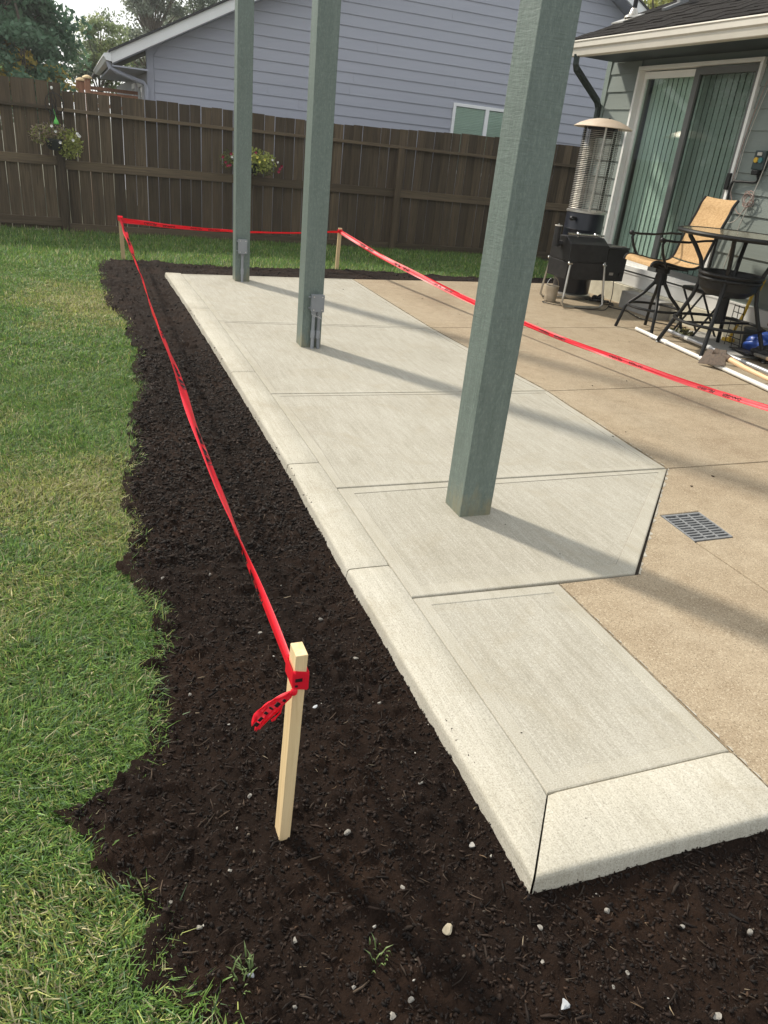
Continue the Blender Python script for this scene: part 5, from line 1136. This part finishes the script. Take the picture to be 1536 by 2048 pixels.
# ------------------------------------------------------------------ grass
PATIO = [(.84,.86),(6.3,.86),(6.3,8.9),(.84,8.5)]
def blades(n, xr_, yr_, hmin, hmax, wd, seed, far=False, only=None):
    rng = np.random.default_rng(seed); x_ = rng.uniform(*xr_, n); y_ = rng.uniform(*yr_, n)
    wob = .03*(fbm(x_, y_, 14, 3, 21)-.5)*2
    k = ~inpoly(x_+wob+rng.normal(-.012,.016,n), y_+wob+rng.normal(0,.012,n), BED) & ~inpoly(x_, y_, PATIO) & (y_ < 11.95) & ~((x_ > 6.1) & (y_ < 8.95))
    if only is not None: k &= only(x_, y_)
    dens = fbm(x_, y_, 3.5, 3, 51); k &= rng.random(n) < .45+1.0*dens
    x_, y_ = x_[k], y_[k]; n = len(x_)
    pt = fbm(x_, y_, 1.25, 4, 61); p2 = fbm(x_, y_, 5.0, 3, 71)
    h = rng.uniform(hmin, hmax, n)*(.75+.55*p2); a = rng.uniform(0, 6.28, n)*.75+fbm(x_, y_, 6, 2, 81)*5; ln = np.clip(rng.normal(.95,.5,n), .05, 2.2)
    wv = wd*rng.uniform(.55,1.3,n)
    dx, dy = np.cos(a), np.sin(a); px_, py_ = -dy, dx
    z0 = -.097+.02*fbm(x_, y_, 2, 2, 91); base = np.stack([x_,y_,z0],1)
    side = np.stack([px_,py_,np.zeros(n)],1); fw = np.stack([dx,dy,np.zeros(n)],1); zz = np.array([0,0,1.])
    m1 = base+fw*(h*.32*np.sin(ln*.6))[:,None]+zz*(h*.55*np.cos(ln*.5))[:,None]
    tp = base+fw*(h*.95*np.sin(np.minimum(ln,1.5)))[:,None]+zz*(h*np.maximum(np.cos(ln*.85),.28))[:,None]
    W = (wv/2)[:,None]
    if far: V_ = np.stack([base-side*W*1.2, base+side*W*1.2, tp], 1).reshape(-1,3); k_ = 3; T = np.array([[0,1,2]])
    else: V_ = np.stack([base-side*W, base+side*W, m1-side*W*.9, m1+side*W*.9, tp], 1).reshape(-1,3); k_ = 5; T = np.array([[0,1,3],[0,3,2],[2,3,4]])
    F_ = ((np.arange(n)*k_)[:,None,None]+T[None]).reshape(-1,3)
    green = np.array([.085,.182,.038]); bright = np.array([.19,.31,.068]); blue = np.array([.12,.20,.10]); straw = np.array([.52,.47,.28]); yel = np.array([.34,.37,.11])
    C_ = green+(bright-green)*rng.random((n,1)); r_ = rng.random(n)
    C_[r_ < .2] = blue
    # worn, yellowed patches in the middle of the lawn
    worn = np.clip((pt-.485)*4.0, 0, 1)*np.clip(1.1-np.maximum(y_-8.0,0)*.6, .05, 1)*np.clip((1.4-abs(y_-5.5)*.16), .55, 1)
    r2_ = rng.random(n); kk = r2_ < worn*.7+.1; C_[kk] = yel*rng.uniform(.7,1.2,(kk.sum(),1))
    r3 = rng.random(n); kk = r3 < worn*.28+.06; C_[kk] = straw*rng.uniform(.6,1.1,(kk.sum(),1))
    C_ *= rng.uniform(.5,1.5,(n,1)); return V_, F_, np.repeat(C_, k_, 0)
sets = [blades(125000, (-.75,.3), (.35,2.6), .022, .05, .0034, 1), blades(62000, (-1.7,-.74), (.2,5.4), .022, .05, .0055, 11), blades(135000, (-.75,.45), (2.6,5.2), .022, .05, .0042, 2), blades(110000, (-.95,.45), (5.2,9.0), .022, .05, .0065, 3),
        blades(150000, (-1.3,7.5), (9.0,11.95), .035, .075, .010, 4, True), blades(60000, (-2.6,-.85), (5.0,11.95), .025,.055,.010, 5, True), blades(22000, (-5,-1.6), (0,11.95), .03,.06,.02, 15, True)]
# taller fringe along the foot of the fence and stray tufts on the soil
sets.append(blades(5000, (-1.3,7.5), (11.6,11.95), .05, .10, .009, 6, True))
# loose thatch lying on top
sets.append(blades(5000, (-.75,.2), (.35,3), .04,.075,.0032, 7))
Vs, Fs, Cs = [], [], []; o_ = 0
for a, b_, c_ in sets: Vs.append(a); Fs.append(b_+o_); Cs.append(c_); o_ += len(a)
lawn = mesh_np('lawn_grass', np.vstack(Vs), np.vstack(Fs), M['grass'], np.vstack(Cs)); tag(lawn, 'short green lawn grass with yellowed patches', 'grass', kind='stuff')
# three small tufts of grass growing out of the soil
for (gx_, gy_, n, lab) in ((.47,.86,14,'sparse grass tuft with pale blades on the soil left of the tan stone'),(.20,.905,34,'small green grass tuft on the soil near the lawn edge at the bottom')):
    rng = np.random.default_rng(int(gx_*100)); mb = MB()
    for i in range(n):
        a = rng.uniform(0,6.28); h = rng.uniform(.02,.05); bx_, by_ = gx_+rng.normal(0,.014), gy_+rng.normal(0,.014); z0 = soil_z(bx_,by_)-.004; lx, ly = math.cos(a)*h*.5, math.sin(a)*h*.5
        s_ = Vector((-math.sin(a),math.cos(a),0))*.0018; p0 = Vector((bx_,by_,z0)); p1 = p0+Vector((lx*.4,ly*.4,h*.6)); p2q = p0+Vector((lx,ly,h*.85))
        mb.add([p0-s_,p0+s_,p1-s_,p1+s_,p2q],[(0,1,3,2),(2,3,4)])
    tag(mb.build('grass_tuft', mat('tuft_green', (.12,.17,.06), .5)), lab, 'grass tuft')

# ------------------------------------------------------------------ light haze in the backlit air
hz = MB(); hz.box((-450,-450,-1.1),(450,950,13.2)); hm = bpy.data.materials.new('thin_haze'); hm.use_nodes = True; ht = hm.node_tree; ht.nodes.clear()
ho_ = ht.nodes.new('ShaderNodeOutputMaterial'); hv_ = ht.nodes.new('ShaderNodeVolumePrincipled'); hv_.inputs['Color'].default_value = (.93,.95,.97,1); hv_.inputs['Density'].default_value = .0014; hv_.inputs['Anisotropy'].default_value = .5
ht.links.new(hv_.outputs[0], ho_.inputs['Volume']); tag(hz.build('haze', hm, origin=(0,0,-1.1)), kind='stuff')
